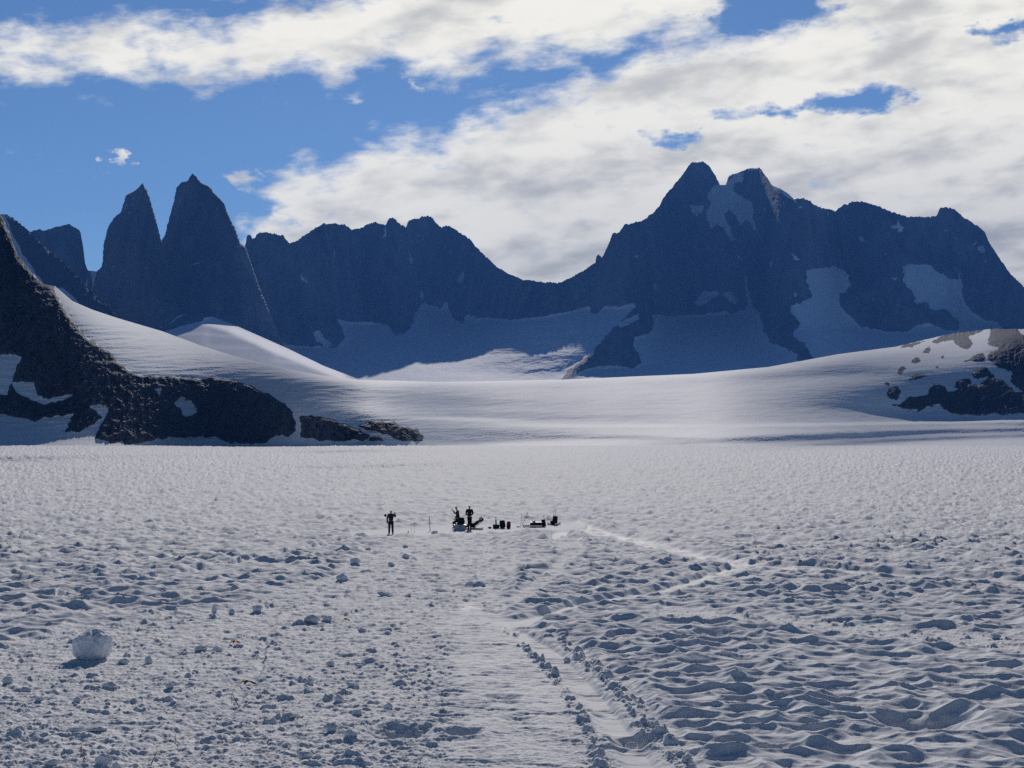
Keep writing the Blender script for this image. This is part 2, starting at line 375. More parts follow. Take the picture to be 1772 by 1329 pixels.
BANDS = [(stroke([(122, 545, 4), (153, 562, 6), (184, 577, 4)]), .50), (stroke([(160, 600, 3), (206, 602, 4), (250, 606, 2)]), .52), (stroke([(200, 622, 3), (238, 619, 4), (270, 625, 2)]), .52), (stroke([(255, 588, 2.5), (264, 598, 3)]), .6), (blur(stroke([(342, 597, 4), (396, 608, 6), (475, 632, 8), (554, 636, 6)]), 2), .22), (blur(stroke([(420, 650, 8), (520, 668, 10), (640, 690, 9), (760, 705, 6)]), 4), .27),
 (stroke([(510, 708, 4), (560, 711, 5), (600, 716, 4)]), .24), (blur(raster([(520, 716), (600, 722), (700, 742), (820, 742), (1000, 744), (1000, 758), (860, 768), (735, 770), (740, 750), (660, 735), (560, 725)]), 5), .23),
         (stroke([(200, 575, 3), (250, 584, 3), (262, 592, 4)]), .22), (stroke([(205, 626, 4), (260, 632, 5), (330, 640, 2)]), .25), (stroke([(140, 560, 6), (170, 585, 6), (195, 602, 4)]), .28), (stroke([(110, 520, 4), (150, 560, 6)]), .20),
         (blur(stroke([(460, 622, 7), (520, 640, 9), (580, 664, 8), (700, 682, 6), (860, 700, 4)]), 3), .26),
         (blur(stroke([(1180, 660, 6), (1330, 650, 8), (1450, 640, 8), (1560, 640, 6)]), 4), .25), (blur(stroke([(1380, 700, 5), (1480, 690, 9), (1540, 670, 8)]), 5), .26),
         (blur(stroke([(620, 690, 7), (760, 718, 6), (980, 724, 5), (1100, 722, 4)]), 3), .22), (stroke([(640, 700, 2.5), (760, 722, 2.5), (960, 737, 2.5), (1250, 737, 2.5), (1500, 733, 2.5), (1772, 728, 2.5), (2080, 722, 2.5)]), .05),
         (blur(stroke([(1000, 776, 4), (1180, 766, 6), (1400, 757, 5), (1600, 748, 3), (2100, 735, 3)]), 1.5) * sst(XX, 980, 1400), .34), (blur(stroke([(1140, 787, 2.5), (1400, 772, 3), (1600, 760, 3), (2100, 742, 4)]), 1.2) * sst(XX, 1050, 1500), .28),
         (blur(stroke([(860, 760, 4), (1000, 755, 4), (1150, 758, 3)]), 2), .22)]
GB = gmap(.14, [(left_slope, .75)] + [(right_shade, .42)] + BANDS)
crestB = [(-300, 230), (-150, 285), (0, 368), (8, 385), (15, 400), (30, 440), (55, 472), (75, 492), (95, 495), (125, 521), (160, 536), (205, 551), (280, 573), (350, 599), (420, 621), (500, 640), (560, 650), (620, 657), (760, 661), (970, 657), (1200, 647), (1330, 635), (1450, 613), (1550, 600), (1600, 588), (1650, 577), (1720, 569), (1772, 570), (1900, 560), (2080, 570)]
near_crest = np.interp(XS, *np.array(crestB, np.float32).T)[None, :]
GB = GB + (np.exp(-np.maximum(YY - near_crest, 0) / 9.0) * (1 - left_slope)) * (.028 - GB) * .85
foot = (1 - sst(771 - YY, 0, 55)) * sst(XX, 760, 900) * sst(-GB, -.22, -.14)
GB = GB + foot * (.035 - GB)
GB = GB + .10 * sst(-XX, -640, -420) * sst(-GB, -.36, -.22)
GB = blur(GB, 9, axis=1)
smooth_ = sst(XX, 800, 900) * (1 - np.clip(right_shade * 3, 0, 1)) * sst(-XX, -1560, -1440) * sst(YY, 640, 690) * (1 - .6 * sst(YY, 725, 740))
GB = GB + smooth_ * (blur(GB, 75, axis=1) - GB)
GB = np.maximum(GB + blur(fbm(XX * .0035 + YY * .02, YY * .035, 4, 5), 2) * .05 * sst(-GB, -.32, -.16), .02)

# --- near ground: true plan heights; far ground from slopes
def P_(x, y): return (x, y)
def ground():
    nx = 1560
    x = np.concatenate([np.linspace(-1100, -232, 90), np.linspace(-230, 2000, nx), np.linspace(2002, 2900, 90)]).astype(np.float32)
    rows = list(np.arange(1329 + 260, 1345, -6.0)) + list(np.arange(1345, 1000, -.62)) + list(np.arange(1000, 850, -.72)) + list(np.arange(850, 771.1, -.8))
    ys = np.array(rows, np.float32); nr = len(ys)
    X, Y = np.meshgrid(x, ys)
    a, zp = ray(X, Y)
    D = -CAM_H / zp
    i0 = int(np.argmax(ys < 850))
    Gg = np.maximum(-zp + .004, .012)
    Y2 = Y
    bands = [(stroke([(-300, 800, 5), (0, 796, 5), (110, 793, 4), (230, 790, 2)]), .3), (stroke([(520, 783, 1.6), (600, 782, 2), (720, 779, 1.6)]), .3), (stroke([(520, 812, 1.6), (640, 808, 2.2), (760, 804, 1.6)]), .2),
             (stroke([(1040, 779, 3.0), (1180, 773, 4), (1400, 766, 5)]), .12), (stroke([(1180, 785, 2), (1400, 774, 3), (1600, 763, 3)]), .12), (stroke([(240, 788, 1.5), (420, 790, 1.5)]), .06)]
    for k, (m, v) in enumerate(bands):
        q = (sst(X, 1050, 1500) if k in (3, 4) else 1) * samp(blur(blur(m, 1.0), 30, axis=1), X, Y); Gg = Gg + q * (v - Gg) * .8
    for r in range(i0, nr):
        D[r] = D[r - 1] * (1 + (zp[r] - zp[r - 1]) / Gg[r])
    D[i0:] = blur(D[i0:], 45, axis=1)
    Z = CAM_H + zp * D; XW = a * D
    # --- zone maps traced on the photo, used only as "where on the snow"
    Hh = 1330; y0 = 850
    def st(p): return stroke(p, y0, 1600)
    dist = raster([(-300, 1130), (0, 1110), (180, 1075), (330, 1060), (420, 1040), (560, 1000), (620, 955), (700, 930), (800, 925), (905, 960), (880, 1010), (850, 1060), (905, 1100), (960, 1150), (1010, 1200), (1060, 1270), (1090, 1329), (1110, 1600), (-300, 1600)], y0, 1600)
    dist = blur(dist, 5)
    band = np.maximum.reduce([st([(1150, 1056, 12), (1300, 1068, 9), (1450, 1082, 10), (1600, 1098, 14), (1772, 1112, 18), (2000, 1130, 20)]),
                              st([(960, 930, 14), (1000, 950, 12), (960, 985, 10), (920, 1020, 10), (860, 1050, 10)]) * .8,
                              st([(-200, 1066, 6), (0, 1062, 6), (180, 1052, 5), (300, 1060, 5)])])
    trk = np.maximum.reduce([st([(905, 1600, 190), (890, 1329, 128), (880, 1210, 104), (845, 1115, 62), (812, 1068, 30)]),
                             st([(1190, 1600, 60), (1110, 1329, 34), (1030, 1210, 24), (960, 1130, 17), (905, 1095, 11)]),
                             st([(640, 922, 5), (780, 917, 7), (975, 910, 6)]),
                             st([(760, 1080, 9), (900, 1072, 9), (1010, 1042, 6), (1150, 1020, 6), (1290, 976, 7), (1180, 953, 6.5), (1060, 925, 6), (1000, 910, 10), (960, 925, 7)]),
                             st([(1290, 976, 5), (1450, 985, 4.2), (1600, 995, 5), (1772, 1005, 6), (2000, 1020, 6)]),
                             st([(640, 925, 2), (520, 950, 2), (400, 975, 2), (250, 1000, 2.2), (100, 1030, 2.5)])])
    drag = st([(180, 1329, 16), (300, 1270, 12), (400, 1215, 9), (450, 1150, 6), (458, 1105, 4)])
    edge = np.clip(np.maximum.reduce([st([(1220, 1600, 90), (1150, 1329, 60), (1060, 1210, 44), (980, 1130, 30), (915, 1095, 18), (860, 1070, 12)]),
                             st([(1150, 1022, 11), (1290, 978, 10), (1180, 955, 9), (1060, 927, 8), (1000, 912, 12)]) * .6,
                             st([(1290, 978, 6), (1450, 987, 6), (1600, 996, 7), (1772, 1007, 9), (2000, 1020, 9)]) * .6, band]) - trk, 0, 1)
    q = lambda m: samp(m, X, Y, y0)
    dist_, band_, trk_, edge_, drag_ = q(dist), q(band), q(trk), q(edge), q(drag)
    near = sst(-D, -330, -150)
    trk_ = trk_ * np.where(Y < 1050, np.clip(.86 + .7 * fbm(XW * .5, D * .25, 4, 58, .65), 0, 1), 1.0)
    # sun cups: rounded hollows between wandering crests
    wx = XW + .6 * fbm(XW * .45, D * .45, 3, 31); wy = D * .95 + .6 * fbm(XW * .5, D * .5, 3, 37)
    f1, f2 = cell(wx / 1.3, wy / .82, 1)
    g1, g2 = cell(wx / .62 + 5, wy / .42 + 3, 2)
    grow = 1 + .5 * sst(D, 45, 90)
    cups = .30 * (f1 ** 1.5) + .075 * g1 ** 1.4 + .12 * fbm(XW * .5, D * .8, 4, 41, .5)
    cups = cups + .12 * np.maximum(fbm(XW * .25, D * .5, 3, 45, ridged=True), 0) ** 2
    cups *= (1.0 + .55 * fbm(XW * .1, D * .1, 3, 49)) * grow
    # trodden snow: clods, shallow furrows across the lane
    def dome(k): return lambda d, r1, r2: np.where(r1 < k, (.08 + .36 * r2) * np.maximum(0, 1 - (d / (.08 + .36 * r2)) ** 2) ** .75, 0)
    cw = XW + .22 * fbm(XW * 2.6, D * 2.6, 4, 61, .65); dw = D + .22 * fbm(XW * 2.6, D * 2.6, 4, 62, .65)
    patch = sst(fbm(XW * .35, D * .25, 4, 63), -.45, .2)
    clod = (.34 * cell(cw / .55, dw / .55, 3, dome(.20)) + .20 * cell(cw / .26, dw / .26, 4, dome(.36)) + .55 * cell(cw / 1.3, dw / 1.3, 5, dome(.10))) * (.75 + .9 * fbm(XW * 2.1, D * 2.1, 3, 64))
    rows_ = q(np.maximum(st([(1045, 1600, 20), (1045, 1329, 12), (1010, 1240, 11), (960, 1165, 8), (900, 1105, 6), (875, 1085, 5)]), st([(1230, 1600, 24), (1190, 1329, 15), (1110, 1230, 12), (1030, 1150, 9), (970, 1105, 7)])))
    rclod = .5 * cell(cw / .85, dw / .85, 7, dome(.75)) + .35 * cell(cw / .4, dw / .4, 8, dome(.8))
    rough = .13 * fbm(XW * 2.2, D * 2.2, 6, 65, .66) + .05 * fbm(XW * .8, D * 1.2, 3, 67)
    fur = .085 * fbm(XW * .7 + D * .3, D * 4.2, 3, 66) * sst(fbm(XW * .3, D * .5, 3, 68), -.2, .2)
    wcup = (1 - dist_ * (.55 + .42 * sst(-D, -75, -45))) * (1 - .97 * trk_) * (1 - .75 * edge_)
    wclod = np.clip(dist_ * (1 - .85 * trk_) * (.15 + .85 * patch) + edge_ * .9, 0, 1) * (1 - drag_)
    h = cups * wcup + clod * wclod + rclod * rows_ + rough * np.clip(.12 + dist_ * (1 - .6 * trk_) + edge_ * .6, 0, 1) + fur * np.clip(trk_ + .5 * dist_, 0, 1)
    h = h - .09 * trk_ * (1 - dist_) + .10 * fbm(XW * .12, D * .12, 3, 71) * near
    h = h - .07 * drag_ 
    # pits and footprints seen in the photo
    for (px, py, rw, dep) in [(688, 1262, .75, .30), (795, 1262, .42, .26), (868, 1199, .45, .13), (898, 1236, .4, .10), (1105, 1275, .5, .3), (1240, 1098, .75, .3), (1560, 1245, 1.6, .25), (1610, 1250, 1.1, .25), (1330, 1290, .8, .18),
                              (640, 1250, .5, .12), (600, 1130, .4, .1), (1040, 1150, .35, .12)]:
        gx, gy = ground_pt(px, py)
        r2 = ((XW - gx) / rw) ** 2 + ((D - gy) / (rw * .9)) ** 2
        h = h - dep * np.exp(-r2 * 1.2) + dep * .25 * np.exp(-((np.sqrt(r2) - 1.5) / .4) ** 2)
    far = .27 * fbm(XW / 3.0, D / 4, 5, 141, .8) * sst(D, 70, 170) + 0.75 * fbm(XW / 5, D / 13, 5, 145, .85) * sst(D, 150, 320) + 0.7 * fbm(XW / 9, D / 32, 5, 149, .85) * sst(D, 300, 600)
    far = far * (1 - .92 * trk_)
    h = h + far * np.clip((1100 - D) / 700, .05, 1)
    camp = samp(st([(610, 924, 5), (680, 921, 8), (800, 916, 9), (975, 910, 8), (1010, 908, 5)]), X, Y, y0)
    h = h - (cups * wcup).mean() * sst(-D, -330, -150)
    Z = Z + h * (1 - .82 * camp)
    P = np.stack([XW, D, Z], -1)
    packed = np.clip(trk_ * np.where(Y < 1050, 1.0, .35), 0, 1) * (1 - .8 * camp)
    o = grid_mesh("snow_ground", P, {"packed": packed, "far_bump": sst(D, 110, 260) * (1 - packed)}, snow_near())
    tag(o, None, None, None, 'structure')
    return x, D[-1], ys[-1], (X, Y, D, Z)
gx_, gD_, gy_, GR = ground()

def ground_z(px, py):
    """height of the built snow under a photo point of the plane z=0"""
    X, Y, D, Z = GR
    i = int(np.argmin(abs(X[0] - px))); j = int(np.argmin(abs(Y[:, 0] - py)))
    return float(Z[max(0, j - 2):j + 3, max(0, i - 2):i + 3].mean())
print('ground edge D', gD_.min(), gD_.max())

MID = terrain("hill_rock_and_snow", (.062, .070, .088, 1), (.115, .122, .140, 1), rs=.035, bump=1.6, edge=.5, brgt=.10)
def relB(X, Y, rk, v):
    n = (fbm(X * .04, Y * .05, 7, 81, .66, ridged=True) - .25) * 30 + fbm(X * .22, Y * .22, 4, 83, .6, ridged=True) * 6
    s = fbm(X * .02 + Y * .05, Y * .16, 4, 87, .5) * 1.6 + fbm(X * .45, Y * .5, 3, 89, .7) * .7 * (1 + sst(Y, 690, 760))
    w = sst(blur(rk, 4), .45, 1.0) * np.minimum(1, v * 12) * np.where(X > 1300, np.clip((1 - v) * 4, 0, 1), 1) * np.minimum(1, (1 - v) * 30)
    return -n * w * np.where(X > 1300, .3, .38) + s * (1 - w) * np.minimum(1, v * 10) * np.clip((1 - v) * 12, .15, 1)
x_, XB, YB, DB, zB = relief("snow_hill", MID, crestB, gy_, gD_[None, :] if False else np.interp(np.linspace(-230, 2000, 1500), gx_, gD_).astype(np.float32), GB, rockB, -230, 2000, 1500, 330, jag=2.2, jagp=40, blurx=48, relf=relB, back=(900, .12),
       crest_is_rock=lambda x: sst(x, 1590, 1640) * .8 + sst(-x, -90, -60) * .9)

# --- snow hump behind the left snow ridge, and the brown ridge behind that
rockC = blur(ragged(raster([(255, 585), (262, 566), (285, 568), (296, 560), (312, 548), (330, 540), (356, 546), (352, 555), (330, 560), (305, 568), (275, 577), (262, 590)]), 3, .1, 5), .6)
GC = gmap(.2, [(stroke([(300, 578, 3), (350, 577, 3), (420, 585, 3)]), .16), (stroke([(360, 600, 4), (440, 602, 3)]), .17), (stroke([(480, 625, 3), (520, 628, 3)]), .16), (blur(raster([(370, 548), (420, 568), (500, 603), (620, 655), (600, 660), (480, 612), (400, 575), (350, 560)]), 2), .05)])
relief("snow_hump", MID, [(150, 640), (230, 600), (258, 572), (285, 568), (298, 556), (308, 547), (322, 543), (340, 546), (352, 549), (368, 548), (395, 558), (430, 573), (500, 604), (560, 633), (620, 656), (680, 690)], 690, 3350, GC, rockC, 150, 680, 420, 200, jag=2.5, jagp=30, blurx=6, back=(500, .3),
       relf=lambda X, Y, r, v: -fbm(X * .3, Y * .3, 4, 92) * 8 * r, crest_is_rock=lambda x: sst(-x, -350, -335))
BR = terrain("brown_ridge_rock", (.04, .036, .036, 1), (.13, .105, .09, 1), rs=.045, bump=9, edge=.3, brgt=.55)
rockD = 1 - ragged(raster([(-20, 360), (10, 370), (20, 400), (42, 442), (78, 492), (70, 498), (30, 450), (-20, 410)]), 3, .1, 6)
rockD *= 1 - raster([(100, 500), (108, 497), (130, 515), (140, 528), (128, 524)])
relief("brown_ridge", BR, [(-300, 250), (-100, 320), (0, 369), (12, 372), (25, 380), (45, 396), (60, 410), (75, 425), (95, 442), (125, 468), (150, 495), (165, 511), (185, 530), (205, 549), (240, 572)], 620, 3300, gmap(.42, []), rockD, -230, 240, 470, 260, jag=5, jag_f=.2, blurx=0, back=(700, .5),
       relf=lambda X, Y, r, v: -(fbm(X * .05 + Y * .04, Y * .06 - X * .03, 6, 94, .6, ridged=True) * 26 + fbm(X * .25, Y * .25, 3, 96) * 7) * np.minimum(1, v * 8))

# --- far massif with its snow basins
rockE = zero + 1
basin = [(480, 700), (480, 592), (520, 599), (560, 600), (575, 603), (590, 595), (598, 585), (594, 570), (585, 552), (600, 557), (640, 556), (672, 563), (686, 580), (700, 577), (716, 562), (718, 545), (727, 530), (733, 522), (745, 530), (765, 533), (774, 518), (776, 534), (785, 552), (800, 558), (830, 549), (880, 553), (940, 548), (990, 538), (1022, 528), (1025, 543), (1033, 543), (1048, 529), (1065, 531), (1080, 529), (1100, 524), (1102, 530), (1087, 545), (1070, 562), (1055, 575), (1040, 595), (1010, 625), (985, 640), (972, 658), (972, 700)]
for p in [basin,
          [(980, 700), (985, 658), (1010, 640), (1045, 632), (1070, 633), (1098, 637), (1112, 628), (1105, 612), (1097, 598), (1098, 582), (1120, 578), (1132, 568), (1130, 545), (1145, 545), (1160, 547), (1200, 545), (1240, 541), (1257, 538), (1265, 545), (1290, 535), (1297, 528), (1293, 500), (1290, 480), (1296, 500), (1300, 525), (1316, 545), (1322, 570), (1335, 592), (1365, 605), (1380, 612), (1384, 640), (1384, 700)],
          [(1400, 700), (1412, 626), (1395, 595), (1374, 583), (1373, 575), (1388, 560), (1372, 545), (1368, 530), (1392, 522), (1405, 512), (1398, 490), (1396, 468), (1410, 465), (1445, 461), (1466, 470), (1473, 492), (1466, 505), (1452, 508), (1455, 530), (1478, 552), (1490, 566), (1520, 570), (1545, 575), (1570, 574), (1590, 562), (1605, 558), (1625, 565), (1640, 574), (1662, 570), (1660, 555), (1652, 548), (1640, 535), (1612, 537), (1608, 524), (1582, 524), (1585, 513), (1565, 488), (1563, 460), (1580, 457), (1610, 458), (1618, 468), (1645, 481), (1665, 483), (1668, 520), (1682, 538), (1700, 552), (1726, 556), (1740, 575), (1740, 700)],
          [(1230, 352), (1224, 338), (1232, 325), (1244, 320), (1262, 312), (1275, 300), (1290, 300), (1286, 316), (1272, 316), (1270, 330), (1286, 342), (1298, 345), (1306, 362), (1303, 375), (1311, 400), (1305, 400), (1300, 385), (1290, 380), (1280, 392), (1272, 370), (1262, 362), (1255, 372), (1262, 390), (1272, 415), (1268, 418), (1255, 395), (1240, 388), (1232, 398), (1222, 372), (1226, 362)],
          [(1193, 354), (1205, 357), (1217, 355), (1218, 362), (1206, 376), (1200, 368)],
          [(1203, 525), (1210, 515), (1218, 505), (1235, 504), (1248, 505), (1240, 515), (1220, 527), (1210, 532)], [(1252, 508), (1265, 503), (1277, 520), (1276, 527), (1262, 520)],
          [(1070, 560), (1085, 552), (1105, 542), (1108, 552), (1090, 562), (1080, 566), (1072, 566)],
          [(718, 568), (710, 590), (715, 600), (730, 590)], [(543, 575), (555, 572), (562, 583), (578, 598), (566, 602), (548, 590)],
          [(1225, 421), (1229, 429), (1224, 431)], [(1276, 438), (1286, 450), (1282, 452)], [(1368, 434), (1386, 452), (1376, 450)], [(1131, 490), (1139, 493), (1136, 504), (1132, 500)], [(1098, 447), (1103, 440), (1107, 447)],
          [(1541, 391), (1553, 388), (1556, 380), (1562, 392), (1566, 396), (1558, 404), (1553, 396)], [(1488, 410), (1495, 408), (1497, 422), (1490, 416)], [(1680, 424), (1694, 418), (1690, 424)], [(1692, 428), (1704, 424), (1706, 432), (1700, 438), (1692, 432)], [(1698, 456), (1714, 446), (1708, 454)], [(1531, 432), (1537, 442), (1533, 441)],
          [(1543, 480), (1555, 479), (1549, 487)], [(1380, 361), (1392, 354), (1388, 362)], [(794, 480), (800, 470), (804, 474), (798, 490), (793, 492)], [(708, 420), (711, 440), (718, 465), (716, 466), (709, 445)], [(727, 500), (732, 505), (732, 520), (728, 515)], [(664, 400), (668, 398), (668, 412), (664, 412)],
          [(419, 455), (434, 485), (428, 480)], [(521, 470), (525, 478), (536, 492), (530, 490), (522, 484)], [(1296, 428), (1299, 433), (1297, 438)], [(1336, 321), (1350, 324), (1366, 336), (1374, 345), (1380, 346), (1378, 352), (1366, 342), (1350, 330), (1338, 326)], [(1290, 300), (1300, 290), (1314, 289), (1317, 293), (1300, 295)],
          [(1376, 500), (1380, 512), (1376, 516)], [(805, 545), (828, 546), (818, 556), (806, 557)], [(1288, 440), (1291, 470), (1298, 505), (1300, 528), (1296, 528), (1290, 490)]]:
    rockE *= 1 - raster(p)
rockE = blur(ragged(rockE, 5, .11, 41), .6)
rockE = np.where(rockE > .5, np.clip(rockE * .5 + .5 - .6 * (fbm(XX * .10 + YY * .02, YY * .035, 5, 43, .6) > .40), 0, 1), rockE).astype(np.float32)
snowE_soft = blur(1 - rockE, 6)
icefall = np.maximum.reduce([blur(stroke(p), 1.0) for p in [[(905, 590, 3), (960, 580, 4), (1010, 572, 3)], [(850, 612, 3), (920, 603, 4), (1000, 590, 3)], [(840, 632, 3), (900, 622, 4), (980, 615, 3)], [(870, 645, 2), (950, 640, 3), (990, 632, 2)], [(900, 575, 2), (950, 566, 2), (1000, 562, 2)]]])
sE = gmap(1.9, [(np.clip(snowE_soft * 1.5 - .25, 0, 1) * (YY > 500), .13), (np.clip(snowE_soft * 1.5 - .25, 0, 1) * (YY <= 500), 1.9), (blur(raster([(1390, 460), (1480, 460), (1480, 560), (1370, 560)]), 6), .6), (blur(raster([(1555, 450), (1690, 450), (1690, 550), (1600, 540)]), 6), .9)])
hid = blur(np.maximum(raster([(300, 720), (300, 614), (480, 598), (500, 598), (500, 720)]), raster([(1730, 566), (1772, 575), (2100, 610), (2100, 720), (1730, 720)])), 3)
sE = sE + hid * (.13 - sE)
sE = sE + icefall * (.40 - sE) * (sE < .5)
sE = np.maximum(sE + fbm(XX * .006, YY * .05, 3, 47) * .04 * (sE < .4), .05)
crestE = [(340, 640), (380, 520), (405, 460), (418, 432), (425, 424), (427, 408), (431, 405), (434, 408), (437, 415), (447, 405), (455, 402), (470, 404), (482, 408), (490, 407), (493, 412), (502, 422), (515, 416), (535, 402), (548, 394), (560, 388), (575, 388), (595, 389), (608, 398), (622, 396), (638, 388), (650, 384), (660, 390), (668, 389), (672, 380), (680, 377), (688, 384), (702, 394), (706, 384), (716, 378), (725, 379), (730, 376), (745, 374), (752, 384), (764, 394), (772, 391), (785, 396), (800, 406), (815, 415), (822, 427), (840, 443), (860, 462), (880, 474), (903, 484), (940, 489), (970, 490), (975, 487), (1000, 475), (1030, 455), (1032, 443), (1036, 441), (1042, 448), (1050, 430), (1060, 405), (1064, 403), (1070, 405), (1080, 390), (1110, 383), (1130, 370), (1140, 358), (1150, 340), (1165, 322), (1183, 300), (1195, 283), (1205, 281), (1217, 281), (1230, 290), (1238, 305), (1246, 320), (1256, 320), (1260, 308), (1262, 304), (1280, 298), (1298, 291), (1314, 291), (1325, 305), (1336, 321), (1350, 326), (1365, 336), (1374, 345), (1390, 343), (1402, 350), (1416, 359), (1440, 363), (1445, 366), (1455, 358), (1475, 350), (1492, 349), (1515, 356), (1550, 370), (1570, 375), (1600, 376), (1620, 375), (1626, 362), (1633, 359), (1650, 362), (1670, 378), (1690, 390), (1705, 402), (1712, 420), (1725, 440), (1745, 470), (1752, 478), (1765, 490), (1772, 497), (1850, 560), (2000, 610)]
FAR = terrain("massif_rock_and_snow", (.042, .046, .052, 1), (.24, .24, .25, 1), rs=.016, bump=9, edge=.26, brgt=.0, vstr=.28)
wall = blur(raster([(835, 300), (1045, 300), (1045, 552), (835, 556)]), 40)
sE = sE + wall * (sE > .5) * (.8 - sE)
for p, val in [([(845, 622, 2), (870, 610, 3), (925, 605, 4), (1000, 588, 2)], .36), ([(880, 640, 3), (950, 618, 5), (1010, 596, 3)], .32), ([(900, 652, 3), (975, 632, 5), (1020, 608, 2)], .30), ([(900, 583, 2), (960, 578, 3), (1000, 570, 2)], .36), ([(905, 596, 1.6), (960, 590, 2.5)], .36), ([(820, 640, 3), (860, 630, 3)], .3), ([(1040, 560, 3), (1060, 545, 3)], .4)]:
    sE = sE + blur(stroke(p), 1.2) * (val * 1.5 - sE) * (sE < .7)
def relE(X, Y, rk, v):
    n = fbm(X * .014, Y * .004, 4, 133, .55, ridged=True) * 32 + fbm(X * .07 + Y * .01, Y * .02, 5, 103, .6, ridged=True) * 26 + fbm(X * .2 + Y * .04, Y * .05, 4, 105, .55, ridged=True) * 9
    w = np.maximum(sst(rk, .2, .9), sst(-Y, -520, -470)); w = blur(w, 5) * (1 - .75 * np.exp(-((X - 1345) / 55) ** 2)) * np.minimum(1, v * 6)
    return -(n + 10) * w + (fbm(X * .05 + Y * .03, Y * .14, 6, 107, .62) * 13 * (1 - w)) * np.minimum(1, v * 6)
relief("mountain_massif", FAR, crestE, 690, 4350, sE, rockE, 340, 2000, 1300, 560, jag=5.0, jag_f=.16, blurx=36, relf=relE, back=(900, .75))
# slab peak with the snow saddle on the far left
rockG = 1 - raster([(157, 469), (172, 469), (166, 480), (167, 500), (160, 504), (160, 480)]); rockG *= 1 - raster([(148, 495), (154, 478), (152, 496)])
relief("slab_peak", FAR, [(-300, 440), (-50, 412), (50, 402), (68, 397), (75, 400), (95, 393), (105, 392), (118, 387), (124.8, 391.7), (136, 397), (139.5, 402), (144, 427), (147.4, 456), (152, 468), (172, 470), (200, 480), (460, 520)], 640, 5300, gmap(1.7, []), rockG.astype(np.float32), -230, 460, 520, 240, jag=3, blurx=0, back=(500, .8),
       relf=lambda X, Y, r, v: -(fbm(X * .05, Y * .015, 5, 111, .6, ridged=True) * 30 + fbm(X * .3, Y * .2, 3, 113) * 5))

def tower(name, L, Rr, D0, label, seed):
    """free-standing granite tower: rings between its two traced edges"""
    L = np.array(L, np.float32); Rr = np.array(Rr, np.float32)
    ytop = L[0, 1]; n = 340; m = 200
    ys = np.linspace(620, ytop, n)
    xl = np.interp(ys, L[:, 1], L[:, 0]); xr = np.interp(ys, Rr[:, 1], Rr[:, 0])
    jl = fbm(ys * .09, ys * 0, 6, seed, .8) * 3.8; jr = fbm(ys * .09, ys * 0, 6, seed + 3, .8) * 3.2
    k = np.clip((ys - ytop) / 6, 0, 1)
    xl = xl + jl * k; xr = xr + jr * k
    th = np.linspace(0, 2 * np.pi, m)
    w = np.maximum((xr - xl) / 2, .05)[:, None]; xc = ((xl + xr) / 2)[:, None]
    c = np.cos(th)[None, :]; s = np.sin(th)[None, :]
    cc = np.sign(c) * np.abs(c) ** .6
    PX = xc + w * cc * (1 - .8 * np.maximum(s, 0)); PY = np.broadcast_to(ys[:, None], PX.shape)
    a, zp = ray(PX, PY)
    mp = D0 / F
    dep = np.where(s < 0, -.45 * np.abs(s) ** .9, 1.25 * np.abs(s) ** .9) * w * mp
    nz = fbm(PX * .045, PY * .012, 5, seed + 5, .6, ridged=True) * 26 + fbm(PX * .16, PY * .04, 5, seed + 7, .6, ridged=True) * 11
    dep = dep + nz * np.minimum(1, w / 10) * (np.abs(s) ** .5) * np.sign(s + 1e-9) + (620 - PY) * mp * .15 - (PX - xc) * mp * .45
    D = D0 + dep
    P = np.stack([a * D, D, CAM_H + zp * D], -1)
    rk = np.where(fbm(PX * .10 + PY * .05, PY * .03, 5, seed + 8, .6) > .42, .45, 1.0)
    o = grid_mesh(name, P[:, ::-1], {'rock': rk}, FAR)
    tag(o, label, None, None, 'structure')
tower("granite_tower", [(247, 316.5), (235.4, 328.5), (217.4, 339), (212.9, 354.5), (209.5, 367), (197, 377), (188, 390.6), (184.6, 402), (179, 426.7), (176.7, 460.6), (167.7, 469.6), (160, 506), (140, 620)],
      [(247, 316.5), (249, 321.8), (255.8, 332), (261.4, 350), (271.6, 386), (278, 413), (287, 451), (298.6, 496.7), (330, 620)], 5050, None, 121)
tower("granite_tower", [(333, 300), (323.5, 313.9), (314.4, 315), (305.4, 325), (301, 345.5), (296.4, 364.7), (289.6, 388.4), (286, 406), (279.5, 415.4), (272, 500), (262, 620)],
      [(333, 300), (339, 304.8), (347, 316), (363, 323), (371, 334), (387.8, 352), (393.5, 368), (404.7, 390.6), (416, 420), (425, 428), (450, 500), (500, 620)], 5150, None, 141)


# ------------------------------------------------------------------ things on the snow
from mathutils import Matrix, noise as mnoise
import bmesh
def plain(name, col, rough=.8, sss=0.0, var=.25, scale=9.0, bump=.0):
    m, t, b = mat_new(name)
    n = t.noise(obj_co(t), scale, 4, .6)
    c2 = tuple(min(1, c * (1 + var)) for c in col[:3]) + (1,); c1 = tuple(c * (1 - var) for c in col[:3]) + (1,)
    t.l(t.mix(t.ss(n, .35, .65), c1, c2), b.inputs['Base Color'])
    b.inputs['Roughness'].default_value = rough; b.inputs['Specular IOR Level'].default_value = .2
    if sss:
        b.inputs['Subsurface Weight'].default_value = sss; b.inputs['Subsurface Radius'].default_value = (.25, .3, .4); b.inputs['Subsurface Scale'].default_value = .35
    if bump:
        bp = t.n('ShaderNodeBump'); bp.inputs['Strength'].default_value = .7; bp.inputs['Distance'].default_value = bump
        t.l(t.noise(obj_co(t), scale * 2.5, 5, .65), bp.inputs['Height']); t.l(bp.outputs[0], b.inputs['Normal'])
    return m
